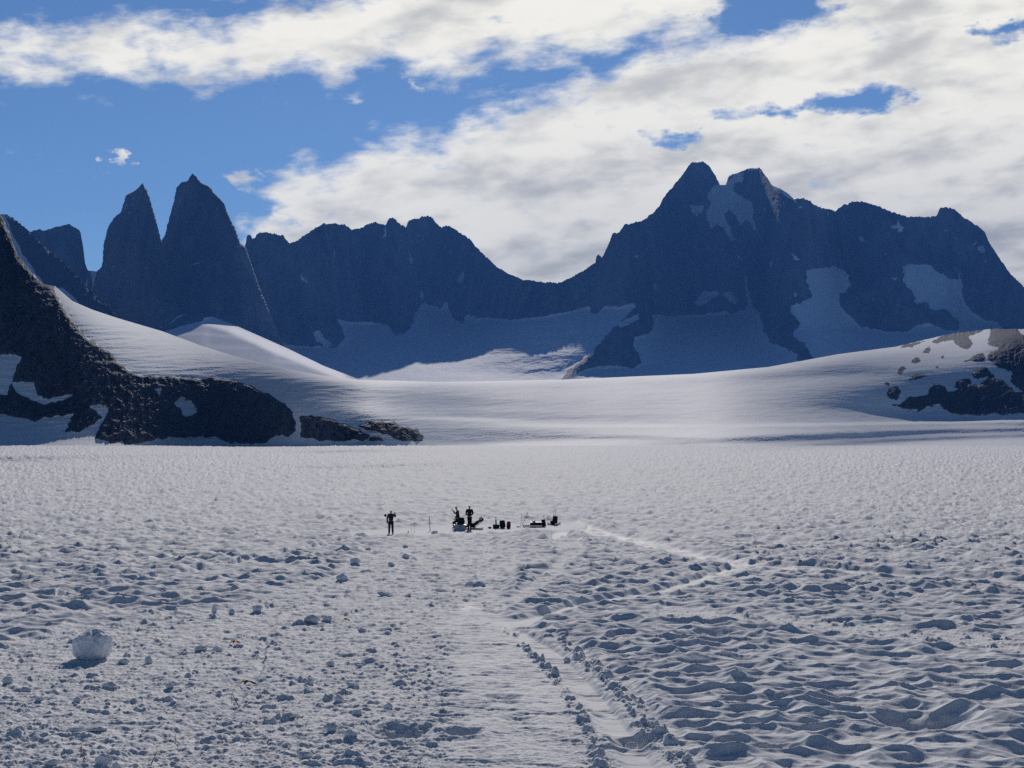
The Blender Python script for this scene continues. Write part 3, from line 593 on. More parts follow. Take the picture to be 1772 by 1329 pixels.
M = dict(black=plain('black_fabric', (.012, .012, .016)), navy=plain('navy_fabric', (.015, .022, .06)), dark=plain('dark_grey_shell', (.022, .024, .03)), skin=plain('skin', (.35, .2, .14), .5, var=.08),
         maroon=plain('maroon_fabric', (.05, .012, .02)), red=plain('red_fabric', (.16, .012, .03)), slate=plain('slate_fabric', (.05, .06, .085)), white=plain('white_plastic', (.42, .44, .48), .4, var=.05),
         olive=plain('dark_green_plastic', (.022, .028, .026), .5), metal=plain('grey_metal', (.10, .10, .11), .35), wood=plain('cane', (.14, .11, .07)), hair=plain('grey_wool', (.10, .10, .11)),
         yellow=plain('yellow_cloth', (.45, .40, .05)), orange=plain('orange_cloth', (.45, .10, .02)), foil=plain('white_sack', (.75, .70, .66), .5, var=.05),
         snow=plain('packed_snow', (.80, .82, .86), .8, sss=0, var=.04, scale=5, bump=.03), line=plain('grey_cord', (.06, .055, .05)))
def gpos(px, py):
    x, d = ground_pt(px, py)
    X, Y, D, Z = GR
    i = int(np.argmin(abs(X[0] - px))); j = int(np.argmin(abs(Y[:, 0] - py)))
    z = float(np.median(Z[max(0, j - 4):j + 5, max(0, i - 4):i + 5]))
    return x, d, z
def root(name, loc, label, cat, group=None, rz=0):
    o = bpy.data.objects.new(name, None); C.objects.link(o); o.location = loc; o.rotation_euler = (0, 0, rz); o.empty_display_size = .2
    return tag(o, label, cat, group)
def finish(name, bm, mat, parent=None, smooth=False, bevel=0.0):
    if bevel: bmesh.ops.bevel(bm, geom=list(bm.edges), offset=bevel, segments=2, affect='EDGES', clamp_overlap=True)
    me = bpy.data.meshes.new(name); bm.to_mesh(me); bm.free()
    for p in me.polygons: p.use_smooth = smooth
    me.materials.append(mat)
    o = bpy.data.objects.new(name, me); C.objects.link(o)
    if parent: o.parent = parent
    return o
def box(name, c, size, mat, parent, rot=(0, 0, 0), bevel=.02, taper=None, puff=0.0):
    bm = bmesh.new()
    bmesh.ops.create_cube(bm, size=1)
    if puff: bmesh.ops.subdivide_edges(bm, edges=list(bm.edges), cuts=5, use_grid_fill=True)
    for v in bm.verts:
        if taper: k = v.co.z + .5; v.co.x *= 1 - k * taper[0]; v.co.y *= 1 - k * taper[1]; v.co.x += k * taper[2]
        if puff:
            q = v.co.copy(); L = (abs(q.x) * 2) ** 4 + (abs(q.y) * 2) ** 4 + (abs(q.z) * 2) ** 4
            v.co *= (1 / max(L, .3)) ** .25 if L > 1 else 1
            v.co += q.normalized() * mnoise.noise(q * 4 + Vector(c)) * puff
        v.co.x *= size[0]; v.co.y *= size[1]; v.co.z *= size[2]
    bmesh.ops.transform(bm, matrix=Matrix.Translation(c) @ (Matrix.Rotation(rot[2], 4, 'Z') @ Matrix.Rotation(rot[1], 4, 'Y') @ Matrix.Rotation(rot[0], 4, 'X')), verts=bm.verts)
    return finish(name, bm, mat, parent, smooth=bool(puff), bevel=0 if puff else bevel)
def tube(name, pts, rad, mat, parent=None, n=8):
    """pts list of 3-vectors, rad scalar or list"""
    P = [Vector(p) for p in pts]; rr = rad if isinstance(rad, (list, tuple)) else [rad] * len(P)
    bm = bmesh.new(); rings = []
    for k, p in enumerate(P):
        d = (P[min(k + 1, len(P) - 1)] - P[max(k - 1, 0)]).normalized()
        u = d.cross(Vector((0, 1, .02))).normalized(); w = d.cross(u)
        rings.append([bm.verts.new(p + (u * math.cos(a) + w * math.sin(a)) * rr[k]) for a in [2 * math.pi * i / n for i in range(n)]])
    for a, b in zip(rings[:-1], rings[1:]):
        for i in range(n): bm.faces.new((a[i], a[(i + 1) % n], b[(i + 1) % n], b[i]))
    bm.faces.new(rings[0][::-1]); bm.faces.new(rings[-1])
    bmesh.ops.recalc_face_normals(bm, faces=bm.faces)
    return finish(name, bm, mat, parent, smooth=True)
def skin(name, verts, edges, mat, parent, sub=2):
    """verts: {key: (co, radius)}; first key is the root; continuous surface"""
    keys = list(verts); me = bpy.data.meshes.new(name)
    me.from_pydata([verts[k][0] for k in keys], [(keys.index(a), keys.index(b)) for a, b in edges], [])
    o = bpy.data.objects.new(name, me); C.objects.link(o)
    o.modifiers.new('s', 'SKIN').use_smooth_shade = True
    m = o.modifiers.new('d', 'SUBSURF'); m.levels = sub; m.render_levels = sub
    for k, sv in zip(keys, me.skin_vertices[0].data):
        r = verts[k][1]; sv.radius = r if isinstance(r, tuple) else (r, r)
        sv.use_root = k == keys[0]
    dg = bpy.context.evaluated_depsgraph_get(); dg.update()
    nm = bpy.data.meshes.new_from_object(o.evaluated_get(dg)); o.modifiers.clear(); o.data = nm
    nm.materials.clear(); nm.materials.append(mat)
    o.parent = parent
    return o
def person(label, px, py, J, jacket, trousers, hatm, group=None, face=(0, -1, 0), hood=False, boots=True):
    """J: joints in metres from the ground point under the figure"""
    x, y, z = gpos(px, py)
    r = root('person', (x, y, z - .02), label, 'person', group); r.scale = (1.04, 1.04, 1.04)
    J = {k: Vector(v) for k, v in J.items()}
    f = Vector(face).normalized()
    neck = J['neck']; head = J['head']; up = (head - neck).normalized()
    V = {'pelvis': (J['pelvis'], .13), 'waist': (J['pelvis'].lerp(J['chest'], .45), .115), 'chest': (J['chest'], (.15, .12)), 'neck': (neck, .055), 'skull': (head - up * .02, (.088, .095)), 'crown': (head + up * .07, .07),
         'chin': (head - up * .075 + f * .045, .05), 'nose': (head - up * .01 + f * .105, .014)}
    E = [('pelvis', 'waist'), ('waist', 'chest'), ('chest', 'neck'), ('neck', 'skull'), ('skull', 'crown'), ('skull', 'chin'), ('skull', 'nose')]
    for s in 'LR':
        V['sh' + s] = (J['sh' + s], .06); V['el' + s] = (J['el' + s], .045); V['wr' + s] = (J['wr' + s], .03)
        fd = (J['wr' + s] - J['el' + s]).normalized(); side = fd.cross(Vector((0, 1, .1))).normalized()
        palm = J['wr' + s] + fd * .06; V['palm' + s] = (palm, (.035, .02)); E += [('chest', 'sh' + s), ('sh' + s, 'el' + s), ('el' + s, 'wr' + s), ('wr' + s, 'palm' + s)]
        for q, (off, ln) in enumerate([(-.030, .055), (-.010, .068), (.010, .064), (.030, .048)]):
            b = palm + side * off + fd * .03; c = b + fd * ln * .6 + f * .012; d = c + fd * ln * .35 + f * .02
            V['f%d%s' % (q, s)] = (c, .009); V['g%d%s' % (q, s)] = (d, .008); E += [('palm' + s, 'f%d%s' % (q, s)), ('f%d%s' % (q, s), 'g%d%s' % (q, s))]
        th = J['wr' + s] + fd * .03 + side * .045 + f * .015; V['th' + s] = (th, .011); V['tt' + s] = (th + fd * .035 + f * .015, .009); E += [('palm' + s, 'th' + s), ('th' + s, 'tt' + s)]
        V['hi' + s] = (J['hi' + s], .085); V['kn' + s] = (J['kn' + s], .058); V['an' + s] = (J['an' + s], .042); V['to' + s] = (J['to' + s], .035)
        E += [('pelvis', 'hi' + s), ('hi' + s, 'kn' + s), ('kn' + s, 'an' + s), ('an' + s, 'to' + s)]
    skin('body', V, E, M['skin'], r)
    JV = {'waist': (J['pelvis'].lerp(J['chest'], .02), .165), 'mid': (J['pelvis'].lerp(J['chest'], .5), (.165, .145)), 'chest': (J['chest'], (.19, .155)), 'col': (neck - up * .02, .085)}
    JE = [('waist', 'mid'), ('mid', 'chest'), ('chest', 'col')]
    for s in 'LR':
        JV['sh' + s] = (J['sh' + s], .088); JV['el' + s] = (J['el' + s], .068); JV['wr' + s] = (J['el' + s].lerp(J['wr' + s], .97), .052)
        JE += [('chest', 'sh' + s), ('sh' + s, 'el' + s), ('el' + s, 'wr' + s)]
    jk = skin('jacket', JV, JE, jacket, r)
    TV = {'pelvis': (J['pelvis'], .15)}; TE = []
    for s in 'LR':
        TV['hi' + s] = (J['hi' + s], .11); TV['kn' + s] = (J['kn' + s], .085); TV['an' + s] = (J['kn' + s].lerp(J['an' + s], .95), .072)
        TE += [('pelvis', 'hi' + s), ('hi' + s, 'kn' + s), ('kn' + s, 'an' + s)]
    skin('trousers', TV, TE, trousers, r)
    for s in 'LR':
        a, t_ = J['an' + s], J['to' + s]
        skin('boot', {'a': (a + Vector((0, 0, .09)), .062), 'b': (a - Vector((0, 0, .01)), .06), 'c': (a.lerp(t_, .6), .052), 'd': (t_ + (t_ - a).normalized() * .03, .042)}, [('a', 'b'), ('b', 'c'), ('c', 'd')], M['black'], r)
    back = -f * .02
    HV = {'a': (head + up * .01 + back, (.108, .108)), 'b': (head + up * .085 + back, .085)}; HE = [('a', 'b')]
    if hood: HV['c'] = (neck + up * .03 - f * .03, .095); HE.append(('a', 'c'))
    skin('hood' if hood else 'hat', HV, HE, hatm, r)
    return r
PXM = (916 - 764) / 6.8
def pj(px, py, x0, y0, k=None):      # photo pixel -> x, z in metres around a ground point of the camp
    k = (y0 - 764) / 6.8
    return (px - x0) / k, (y0 - py) / k
# lone walker at the left with a shovel across the shoulders
person('person in maroon hat standing alone left of the camp, one arm raised', 676.5, 924, dict(
    pelvis=(0, 0, .92), chest=(0, 0, 1.27), neck=(0, 0, 1.46), head=(0, 0, 1.60), shL=(-.19, 0, 1.40), elL=(-.27, .03, 1.12), wrL=(-.25, -.03, .86),
    shR=(.19, 0, 1.40), elR=(.33, -.04, 1.24), wrR=(.29, -.06, 1.46), hiL=(-.10, 0, .86), knL=(-.12, -.02, .48), anL=(-.13, .02, .09), toL=(-.15, -.15, .04),
    hiR=(.10, 0, .86), knR=(.11, -.02, .48), anR=(.13, .02, .09), toR=(.16, -.15, .04)), M['dark'], M['black'], M['maroon'])
gx, gy, gz = gpos(676.5, 924)
sh = root('shovel', (gx, gy, gz), 'snow shovel laid across the shoulders of the person on the left', 'shovel')
tube('shaft', [(.32, -.10, 1.50), (-.36, .12, 1.44)], .013, M['metal'], sh)
box('blade', (-.43, .14, 1.38), (.16, .05, .20), M['black'], sh, rot=(0, -.5, 0), bevel=.012)
tube('handle', [(.31, -.10, 1.44), (.33, -.10, 1.56)], .016, M['black'], sh)
# camp people
O = (791, 915)
def q3(px, py, y=0.0, o=O): a, b = pj(px, py, *o); return (a, y, b)
person('person in grey hat perched on the black bag, facing left with forearm raised', O[0], O[1], dict(
    pelvis=q3(792.3, 899), chest=q3(792.3, 888.5), neck=q3(790.6, 882.8), head=q3(789.2, 879), shL=q3(791.2, 886, -.16), elL=q3(787.6, 888.5, -.2), wrL=q3(784.2, 883.4, -.18),
    shR=q3(792.8, 886, .17), elR=q3(790, 892.5, .2), wrR=q3(787.5, 896.5, .1), hiL=q3(791.5, 900, -.1), knL=q3(784.6, 903, -.14), anL=q3(786.2, 911.5, -.14), toL=q3(783.0, 912.7, -.16),
    hiR=q3(791.5, 900, .1), knR=q3(787, 902, .14), anR=q3(788.8, 911.8, .16), toR=q3(786, 913, .15)), M['dark'], M['black'], M['hair'], face=(-1, -.1, -.1))
O3 = (812.5, 916)
person('tall dark clothed person standing in the middle of the camp with hands held in front', O3[0], O3[1], dict(
    pelvis=(0, 0, .98), chest=(-.01, 0, 1.36), neck=(0, 0, 1.56), head=(-.02, .0, 1.71), shL=(-.21, 0, 1.48), elL=(-.27, .03, 1.20), wrL=(-.10, .22, 1.05),
    shR=(.20, 0, 1.48), elR=(.25, .03, 1.20), wrR=(.07, .22, 1.07), hiL=(-.08, 0, .90), knL=(-.06, -.01, .50), anL=(-.08, .0, .09), toL=(-.10, .16, .04),
    hiR=(.09, 0, .90), knR=(.08, -.01, .50), anR=(.10, .0, .09), toR=(.13, .16, .04)), M['black'], M['black'], M['black'], face=(0, 1, 0))
O4 = (820, 914.5)
def q4(px, py, y=0.0): a, b = pj(px, py, *O4); return (a, y, b)
person('person in slate jacket reclining in the low chair, arms behind the head', O4[0], O4[1], dict(
    pelvis=q4(820.5, 907.5), chest=q4(826.3, 903.3), neck=q4(829.3, 900), head=q4(830.6, 896.8), shL=q4(828, 901.6, -.19), elL=q4(834.8, 900.2, -.26), wrL=q4(833.5, 896.8, -.12),
    shR=q4(828, 901.6, .19), elR=q4(836, 898.6, .26), wrR=q4(833.2, 896.6, .1), hiL=q4(819.5, 907.8, -.1), knL=q4(812.5, 904.5, -.12), anL=q4(806.8, 912, -.12), toL=q4(804.5, 909.8, -.13),
    hiR=q4(819.5, 907.8, .1), knR=q4(812.8, 904.2, .12), anR=q4(807, 912, .14), toR=q4(804.8, 909.6, .14)), M['slate'], M['maroon'], M['black'], face=(-.6, 0, .8))
x, y, z = gpos(*O4)
ch = root('camp_chair', (x, y, z), 'low maroon sling chair under the reclining person', 'chair')
def slab(name, p, wid, th, mat, parent):
    bm = bmesh.new(); rows = []
    for i, (a, b) in enumerate(p):
        a0, b0 = p[max(i - 1, 0)]; a1, b1 = p[min(i + 1, len(p) - 1)]
        L = math.hypot(a1 - a0, b1 - b0); nx_, nz_ = -(b1 - b0) / L * th, (a1 - a0) / L * th
        rows.append([bm.verts.new((a + sx * nx_, yy, b + sx * nz_)) for sx, yy in ((0, -wid / 2), (0, wid / 2), (-1, wid / 2), (-1, -wid / 2))])
    for r0, r1 in zip(rows[:-1], rows[1:]):
        for i in range(4): bm.faces.new((r0[i], r0[(i + 1) % 4], r1[(i + 1) % 4], r1[i]))
    bm.faces.new(rows[0]); bm.faces.new(rows[-1][::-1]); bmesh.ops.recalc_face_normals(bm, faces=bm.faces)
    return finish(name, bm, mat, parent)
slab('seat', [(-.28, .22), (-.1, .13), (.1, .12), (.2, .17)], .5, .02, M['maroon'], ch)
slab('backrest', [(.2, .17), (.36, .33), (.55, .5), (.66, .62)], .5, .02, M['slate'], ch)
for sy in (-.26, .26):
    tube('leg', [(-.28, sy, .22), (.1, sy, -.02)], .012, M['metal'], ch); tube('leg', [(.25, sy, .2), (-.15, sy, -.02)], .012, M['metal'], ch)
def at(px, py): return gpos(px, py)
def gear(name, px, py, label, cat, dy=0.0, group=None):
    x, y, z = gpos(px, py); return root(name, (x, y + dy, z), label, cat, group)
k_ = PXM
g = gear('storage_box', 795.5, 917, 'pale grey storage box under the black bag at the left end of the camp', 'box', .25)
box('tub', (0, 0, .19), (.88, .5, .38), M['white'], g, taper=(-.05, -.05, 0)); box('lid', (0, 0, .40), (.95, .56, .045), M['white'], g)
box('latch', (.03, -.29, .30), (.10, .03, .08), M['black'], g, bevel=.006)
for sx in (-1, 1): box('handle', (sx * .47, 0, .30), (.05, .2, .04), M['black'], g, bevel=.01)
g2 = gear('duffel_bag', 796.8, 917, 'black wedge shaped bag lying on the pale storage box', 'bag', .25)
box('bag_body', (.0, 0, .70), (.66, .46, .56), M['black'], g2, taper=(.5, .2, .18), puff=.03); tube('strap', [(-.1, -.26, .5), (.05, -.2, .86), (.2, -.25, .5)], .012, M['dark'], g2)
g = gear('sled', 820.5, 916.5, 'low black sled on the snow below the reclining person', 'sled', .3)
slab('hull', [(-.70, .10), (-.62, .03), (.55, .03), (.68, .12)], .5, .03, M['black'], g)
for sy in (-.25, .25): tube('rail', [(-.68, sy, .12), (-.55, sy, .10), (.5, sy, .10), (.68, sy, .15)], .016, M['dark'], g)
g = gear('stuff_sack', 847.8, 914, 'small black stuff sack on the snow between the reclining person and the crate', 'sack')
box('sack_body', (0, 0, .07), (.24, .2, .14), M['black'], g, puff=.06); tube('drawcord', [(-.1, 0, .10), (-.17, 0, .05), (-.2, -.03, .02)], .012, M['dark'], g)
g = gear('crate', 858.5, 914, 'dark open crate with a shovel stuck upright behind it', 'crate', .1)
for nm, c, sz in (('side_panel', (-.24, 0, .16), (.03, .4, .30)), ('side_panel', (.24, 0, .16), (.03, .4, .30)), ('front_panel', (0, -.2, .16), (.446, .03, .29)), ('back_panel', (0, .2, .16), (.446, .03, .29)), ('bottom', (0, 0, .03), (.44, .36, .03))):
    box(nm, c, sz, M['dark'], g, bevel=.006)
def pole(px0, py0, px1, py1, base_y, label, name='ski_pole', cat='ski pole', group=None, dy=.1, grip=.12, rad=.012, basket=True):
    x, y, z = gpos(px0, base_y); kk = (base_y - 764) / 6.8
    g = root(name, (x, y + dy, z), label, cat, group)
    z0 = (base_y - py0) / kk; dx = (px1 - px0) / kk; z1 = (base_y - py1) / kk
    a = Vector((0, 0, z0 - .05)); b = Vector((dx, 0, z1)); d = (b - a).normalized()
    tube('shaft', [a, b - d * grip * .8], rad, M['metal'], g); tube('grip', [b - d * grip, b - d * grip * .5, b], [.022, .026, .02], M['black'], g)
    if basket: tube('basket', [a + d * .10, a + d * .125], .05, M['black'], g, 10)
    return g
def shovel(px0, py0, px1, py1, base_y, label, dy=.1):
    x, y, z = gpos(px0, base_y); kk = (base_y - 764) / 6.8
    g = root('shovel', (x, y + dy, z), label, 'shovel')
    a = Vector((0, 0, (base_y - py0) / kk - .04)); b = Vector(((px1 - px0) / kk, 0, (base_y - py1) / kk)); d = (b - a).normalized()
    tube('shaft', [a + d * .2, b], .016, M['black'], g)
    tube('handle', [b + Vector((-.07, 0, 0)), b + Vector((.07, 0, 0))], .022, M['black'], g)
    bl = box('blade', (0, 0, 0), (.10, .04, .36), M['black'], g, bevel=.01)
    bl.location = a + d * .17; bl.rotation_euler = (0, math.atan2(d.x, d.z), 0)
    return g
shovel(858.3, 906, 857.8, 895.2, 914, 'shovel standing upright behind the dark crate', .35)
def backpack(px, w, h, base, mat, label, lean=0.0, dy=.1, lift=0.0, group=None):
    g = gear('backpack', px, base, label, 'backpack', dy, group)
    box('pack_body', (0, 0, lift + h * .46), (w, .32, h * .92), mat, g, rot=(0, lean, 0), puff=.05, taper=(.12, .1, 0))
    box('top_lid', (math.sin(lean) * h * .5, 0, lift + h * .92), (w * .85, .30, h * .18), mat, g, rot=(0, lean, 0), puff=.04)
    box('pocket', (-.0, -.19, lift + h * .33), (w * .6, .10, h * .4), M['dark'], g, rot=(0, lean, 0), puff=.03)
    for sx in (-.3, .3): tube('strap', [(sx * w, .15, lift + h * .85), (sx * w, .24, lift + h * .6), (sx * w * 1.2, .17, lift + h * .15)], .014, M['black'], g)
    return g
backpack(869.5, .48, .62, 913.5, M['navy'], 'dark navy rucksack between the open crate and the red rucksack', -.08)
backpack(880.2, .34, .55, 913.8, M['red'], 'red rucksack standing on the snow beside the dark navy one', .08, dy=0)
g = gear('stuff_sack', 896.5, 911.8, 'small flat dark sack alone on the snow between red rucksack and long sled', 'sack')
box('sack_body', (0, 0, .04), (.24, .2, .08), M['dark'], g, puff=.05); tube('drawcord', [(.1, 0, .06), (.16, 0, .03), (.2, -.03, .02)], .012, M['dark'], g)
pole(900.8, 910, 903.4, 889.6, 912, 'ski pole standing nearly upright left of the long sled')
pole(903.5, 907, 913.2, 886.5, 911, 'ski pole leaning to the right above the long sled')
def sled(x0, x1, base, label, mat=None):
    g = gear('sled', (x0 + x1) / 2, base, label, 'sled', .1); h = (x1 - x0) / 2 / ((base - 764) / 6.8)
    slab('hull', [(-h, .14), (-h + .10, .06), (h - .12, .06), (h, .17)], .52, .04, M['black'], g)
    for sy in (-.26, .26): tube('rail', [(-h + .02, sy, .16), (-h + .2, sy, .13), (h - .15, sy, .13), (h, sy, .19)], .016, M['dark'], g)
    return g
sled(904.5, 945, 911.5, 'long black sled carrying a green crate and a navy rucksack')
g = gear('cargo_box', 928, 911.5, 'long dark green box strapped on the long sled', 'box', .1)
box('body', (0, 0, .24), (.98, .42, .24), M['olive'], g); box('lid', (0, 0, .375), (1.0, .44, .03), M['olive'], g)
for sx in (-.28, .28): box('strap', (sx, 0, .25), (.04, .46, .30), M['black'], g, bevel=.004)
g = gear('white_sack', 924, 911.5, 'small white sack catching the sun on top of the green box', 'sack', .1)
box('sack_body', (0, 0, .45), (.24, .22, .14), M['foil'], g, puff=.07); tube('tie', [(0, 0, .50), (.03, 0, .56)], [.02, .04], M['foil'], g)
backpack(940.7, .36, .52, 911, M['navy'], 'navy rucksack standing on the right end of the long sled', -.15, lift=.06)
pole(943.5, 905, 941, 891.5, 911, 'ski pole leaning against the navy rucksack on the long sled', dy=.32, basket=False)
sled(947, 970, 907.5, 'short black sled at the right end of the camp')
g = backpack(960.5, .44, .62, 907.5, M['black'], 'bulging black rucksack heaped on the short sled', .12, lift=.10)
box('side_bag', (-.18, -.02, .20), (.42, .30, .26), M['black'], g, puff=.06)
pole(957.3, 900, 959, 883.5, 907.5, 'left one of two ski poles stuck behind the black rucksack on the short sled', dy=.35, basket=False)
pole(961, 897, 961.8, 881.2, 907.5, 'right one of two ski poles stuck behind the black rucksack on the short sled', dy=.35, basket=False)
pole(744.5, 918, 742.6, 893.4, 918.5, 'tall black pole planted in the snow between lone person and camp', 'marker_pole', 'pole', dy=0, rad=.024, grip=.16, basket=False)
pole(717.3, 922, 716.6, 909, 922, 'thin grey cane stuck in the snow right of the lone person', 'marker_cane', 'cane', dy=0, rad=.009, grip=.06, basket=False)
pole(712.3, 920, 711.6, 905, 920, 'thinnest grey cane standing nearest to the lone person', 'marker_cane', 'cane', dy=0, rad=.007, grip=.05, basket=False)
g = gear('snow_picket', 706.3, 922, 'short black picket pushed into the snow right of the lone person', 'picket')
tube('stake', [(0, 0, -.05), (0, 0, .13)], .035, M['black'], g); tube('loop', [(0, -.03, .13), (.04, -.03, .17), (.07, -.03, .12)], .01, M['dark'], g)

# marker flags lying on the trodden snow
def wand(px, py, col1, col2, label, size=.42, ang=0.0, tail=(-.06, -.45)):
    x, y, z = gpos(px, py); g = root('marker_flag', (x, y, z + .06), label, 'flag', 'marker flags dropped on the trodden snow', ang)
    bm = bmesh.new(); n = 10; vs = []
    for i in range(n + 1):
        u = i / n; w = .07 * (1 - .35 * u)
        for sgn in (-1, 1):
            vs.append([bm.verts.new((u * size, sgn * w + .02 * math.sin(u * 7), .05 + .05 * math.sin(u * 5 + sgn) + dz)) for dz in (0, .012)])
    for i in range(n):
        a, b, c, d = vs[2 * i], vs[2 * i + 1], vs[2 * i + 3], vs[2 * i + 2]
        for k in (0, 1): bm.faces.new((a[k], b[k], c[k], d[k]) if k == 0 else (d[k], c[k], b[k], a[k]))
        bm.faces.new((a[0], d[0], d[1], a[1])); bm.faces.new((b[0], b[1], c[1], c[0]))
    bmesh.ops.recalc_face_normals(bm, faces=bm.faces)
    finish('cloth', bm, col1, g)
    box('hem', (-.02, 0, .09), (.09, .10, .05), col2, g, bevel=.01)
    tube('cane', [(-.04, 0, .08), (-.07, -.1, .04), (tail[0] - .05, tail[1], .03)], .008, M['wood'], g)
wand(423, 1178, M['navy'], M['yellow'], 'dark flag with a yellow edge lying on the snow, the largest of the fallen flags', .40, -.12)
wand(403, 1112, M['orange'], M['yellow'], 'red brown and yellow flag on the snow up the trail from the dark one', .28, .15)
wand(598, 1073, M['black'], M['black'], 'small black flag on the snow right of the double snow lump', .16, 0)
def cane(pts, label):
    P = [gpos(*p) for p in pts]; x, y, z = P[0]
    g = tube('fallen_cane', [(a - x, b - y, c - z + .05) for a, b, c in P], .010, M['wood']); g.location = (x, y, z)
    tag(g, label, 'cane', 'fallen canes')
cane([(414, 1216), (402, 1196), (410, 1178)], 'brown cane half buried just below the largest fallen flag')
cane([(262, 1316), (268, 1302), (277, 1290)], 'curved brown cane sticking out of the drag mark near the bottom edge')
cane([(148, 1312), (143, 1300), (141, 1286)], 'thin dark stick in the snow at the lower left below the big snow block')
cane([(34, 1329), (45, 1326.5), (60, 1327)], 'dark bent stick at the very bottom left corner of the snow')
cane([(310, 1284), (306, 1274), (303, 1262)], 'short pale stick above the curved brown cane')

# loose lumps of snow
def lump_mesh(seed, sub=4, rough=.22, flat=.8, facet=.25):
    bm = bmesh.new(); bmesh.ops.create_icosphere(bm, subdivisions=sub, radius=.5)
    r_ = random.Random(seed); o = Vector((r_.random() * 50, r_.random() * 50, r_.random() * 50))
    planes = [(Vector((r_.uniform(-1, 1), r_.uniform(-1, 1), r_.uniform(-.4, 1))).normalized(), r_.uniform(.30, .44)) for _ in range(7)]
    for v in bm.verts:
        d = v.co.normalized()
        v.co = d * (.5 + rough * .6 * mnoise.noise(d * 1.3 + o) + rough * .4 * mnoise.noise(d * 3 + o) + rough * .22 * mnoise.noise(d * 8 + o) + rough * .12 * mnoise.noise(d * 18 + o))
        for n, k in planes:
            e = v.co.dot(n) - k
            if e > 0: v.co -= n * e * facet * 3
        v.co.z *= flat
    me = bpy.data.meshes.new('snow_lump'); bm.to_mesh(me); bm.free()
    for p in me.polygons: p.use_smooth = True
    me.materials.append(M['snow']); return me
def lump(px, base, wpx, hpx, label, seed, group='loose snow lumps scattered on the trodden snow', name='snow_lump', cat='snow lump', me=None):
    x, y, z = gpos(px, base); k = (base - 764) / 6.8
    w = wpx / k; h = hpx / k
    o = bpy.data.objects.new(name, me or lump_mesh(seed)); C.objects.link(o)
    o.scale = (w, w * .85, h * 1.25); o.location = (x, y + w * .3, z + h * .40); o.rotation_euler = (0, 0, seed * 1.7)
    if me is None: o.rotation_euler = (0, 0, 0)
    return tag(o, label, cat, group)
def big_block():
    bm = bmesh.new(); bmesh.ops.create_icosphere(bm, subdivisions=6, radius=.5)
    o = Vector((3.1, 8.2, 1.4))
    for v in bm.verts:
        d = v.co.normalized(); p = d * .5
        s_ = lambda q: math.copysign(abs(q) ** .86, q)
        p = Vector((s_(d.x) * .5, s_(d.y) * .5, s_(d.z) * .5)) * .92
        p += d * (.07 * mnoise.noise(d * 1.5 + o) + .03 * mnoise.noise(d * 4 + o) + .012 * mnoise.noise(d * 11 + o) + .006 * mnoise.noise(d * 26 + o))
        fr = max(0, min(1, -d.y * 2.2 - .3))      # on the near face only
        # cleft running down from the top to the right, raised lip beside it
        t_ = (p.x - .02) - (.42 - p.z) * .62
        p -= d * .05 * math.exp(-((t_ - .05) / .05) ** 2) * max(0, min(1, (p.z + .15) * 3)) * fr
        p += d * .03 * math.exp(-((t_ + .03) / .045) ** 2) * max(0, min(1, (p.z + .15) * 3)) * fr
        if p.x < -.05: p.z -= (-.05 - p.x) * .28 * max(0, p.z) * 2
        if p.z < -.28: p.x *= 1 + (p.z + .28) * .9; p.y *= 1 + (p.z + .28) * .9
        v.co = p
    me = bpy.data.meshes.new('snow_block'); bm.to_mesh(me); bm.free()
    for q in me.polygons: q.use_smooth = True
    me.materials.append(M['snow'])
    x, y, z = gpos(153, 1138); k = (1138 - 764) / 6.8
    o = bpy.data.objects.new('snow_block', me); C.objects.link(o)
    o.scale = (74 / k, 66 / k, 60 / k); o.location = (x, y + .45, z + .42)
    tag(o, 'large rounded blue white snow block with a cleft on its right side', 'snow block')
big_block()
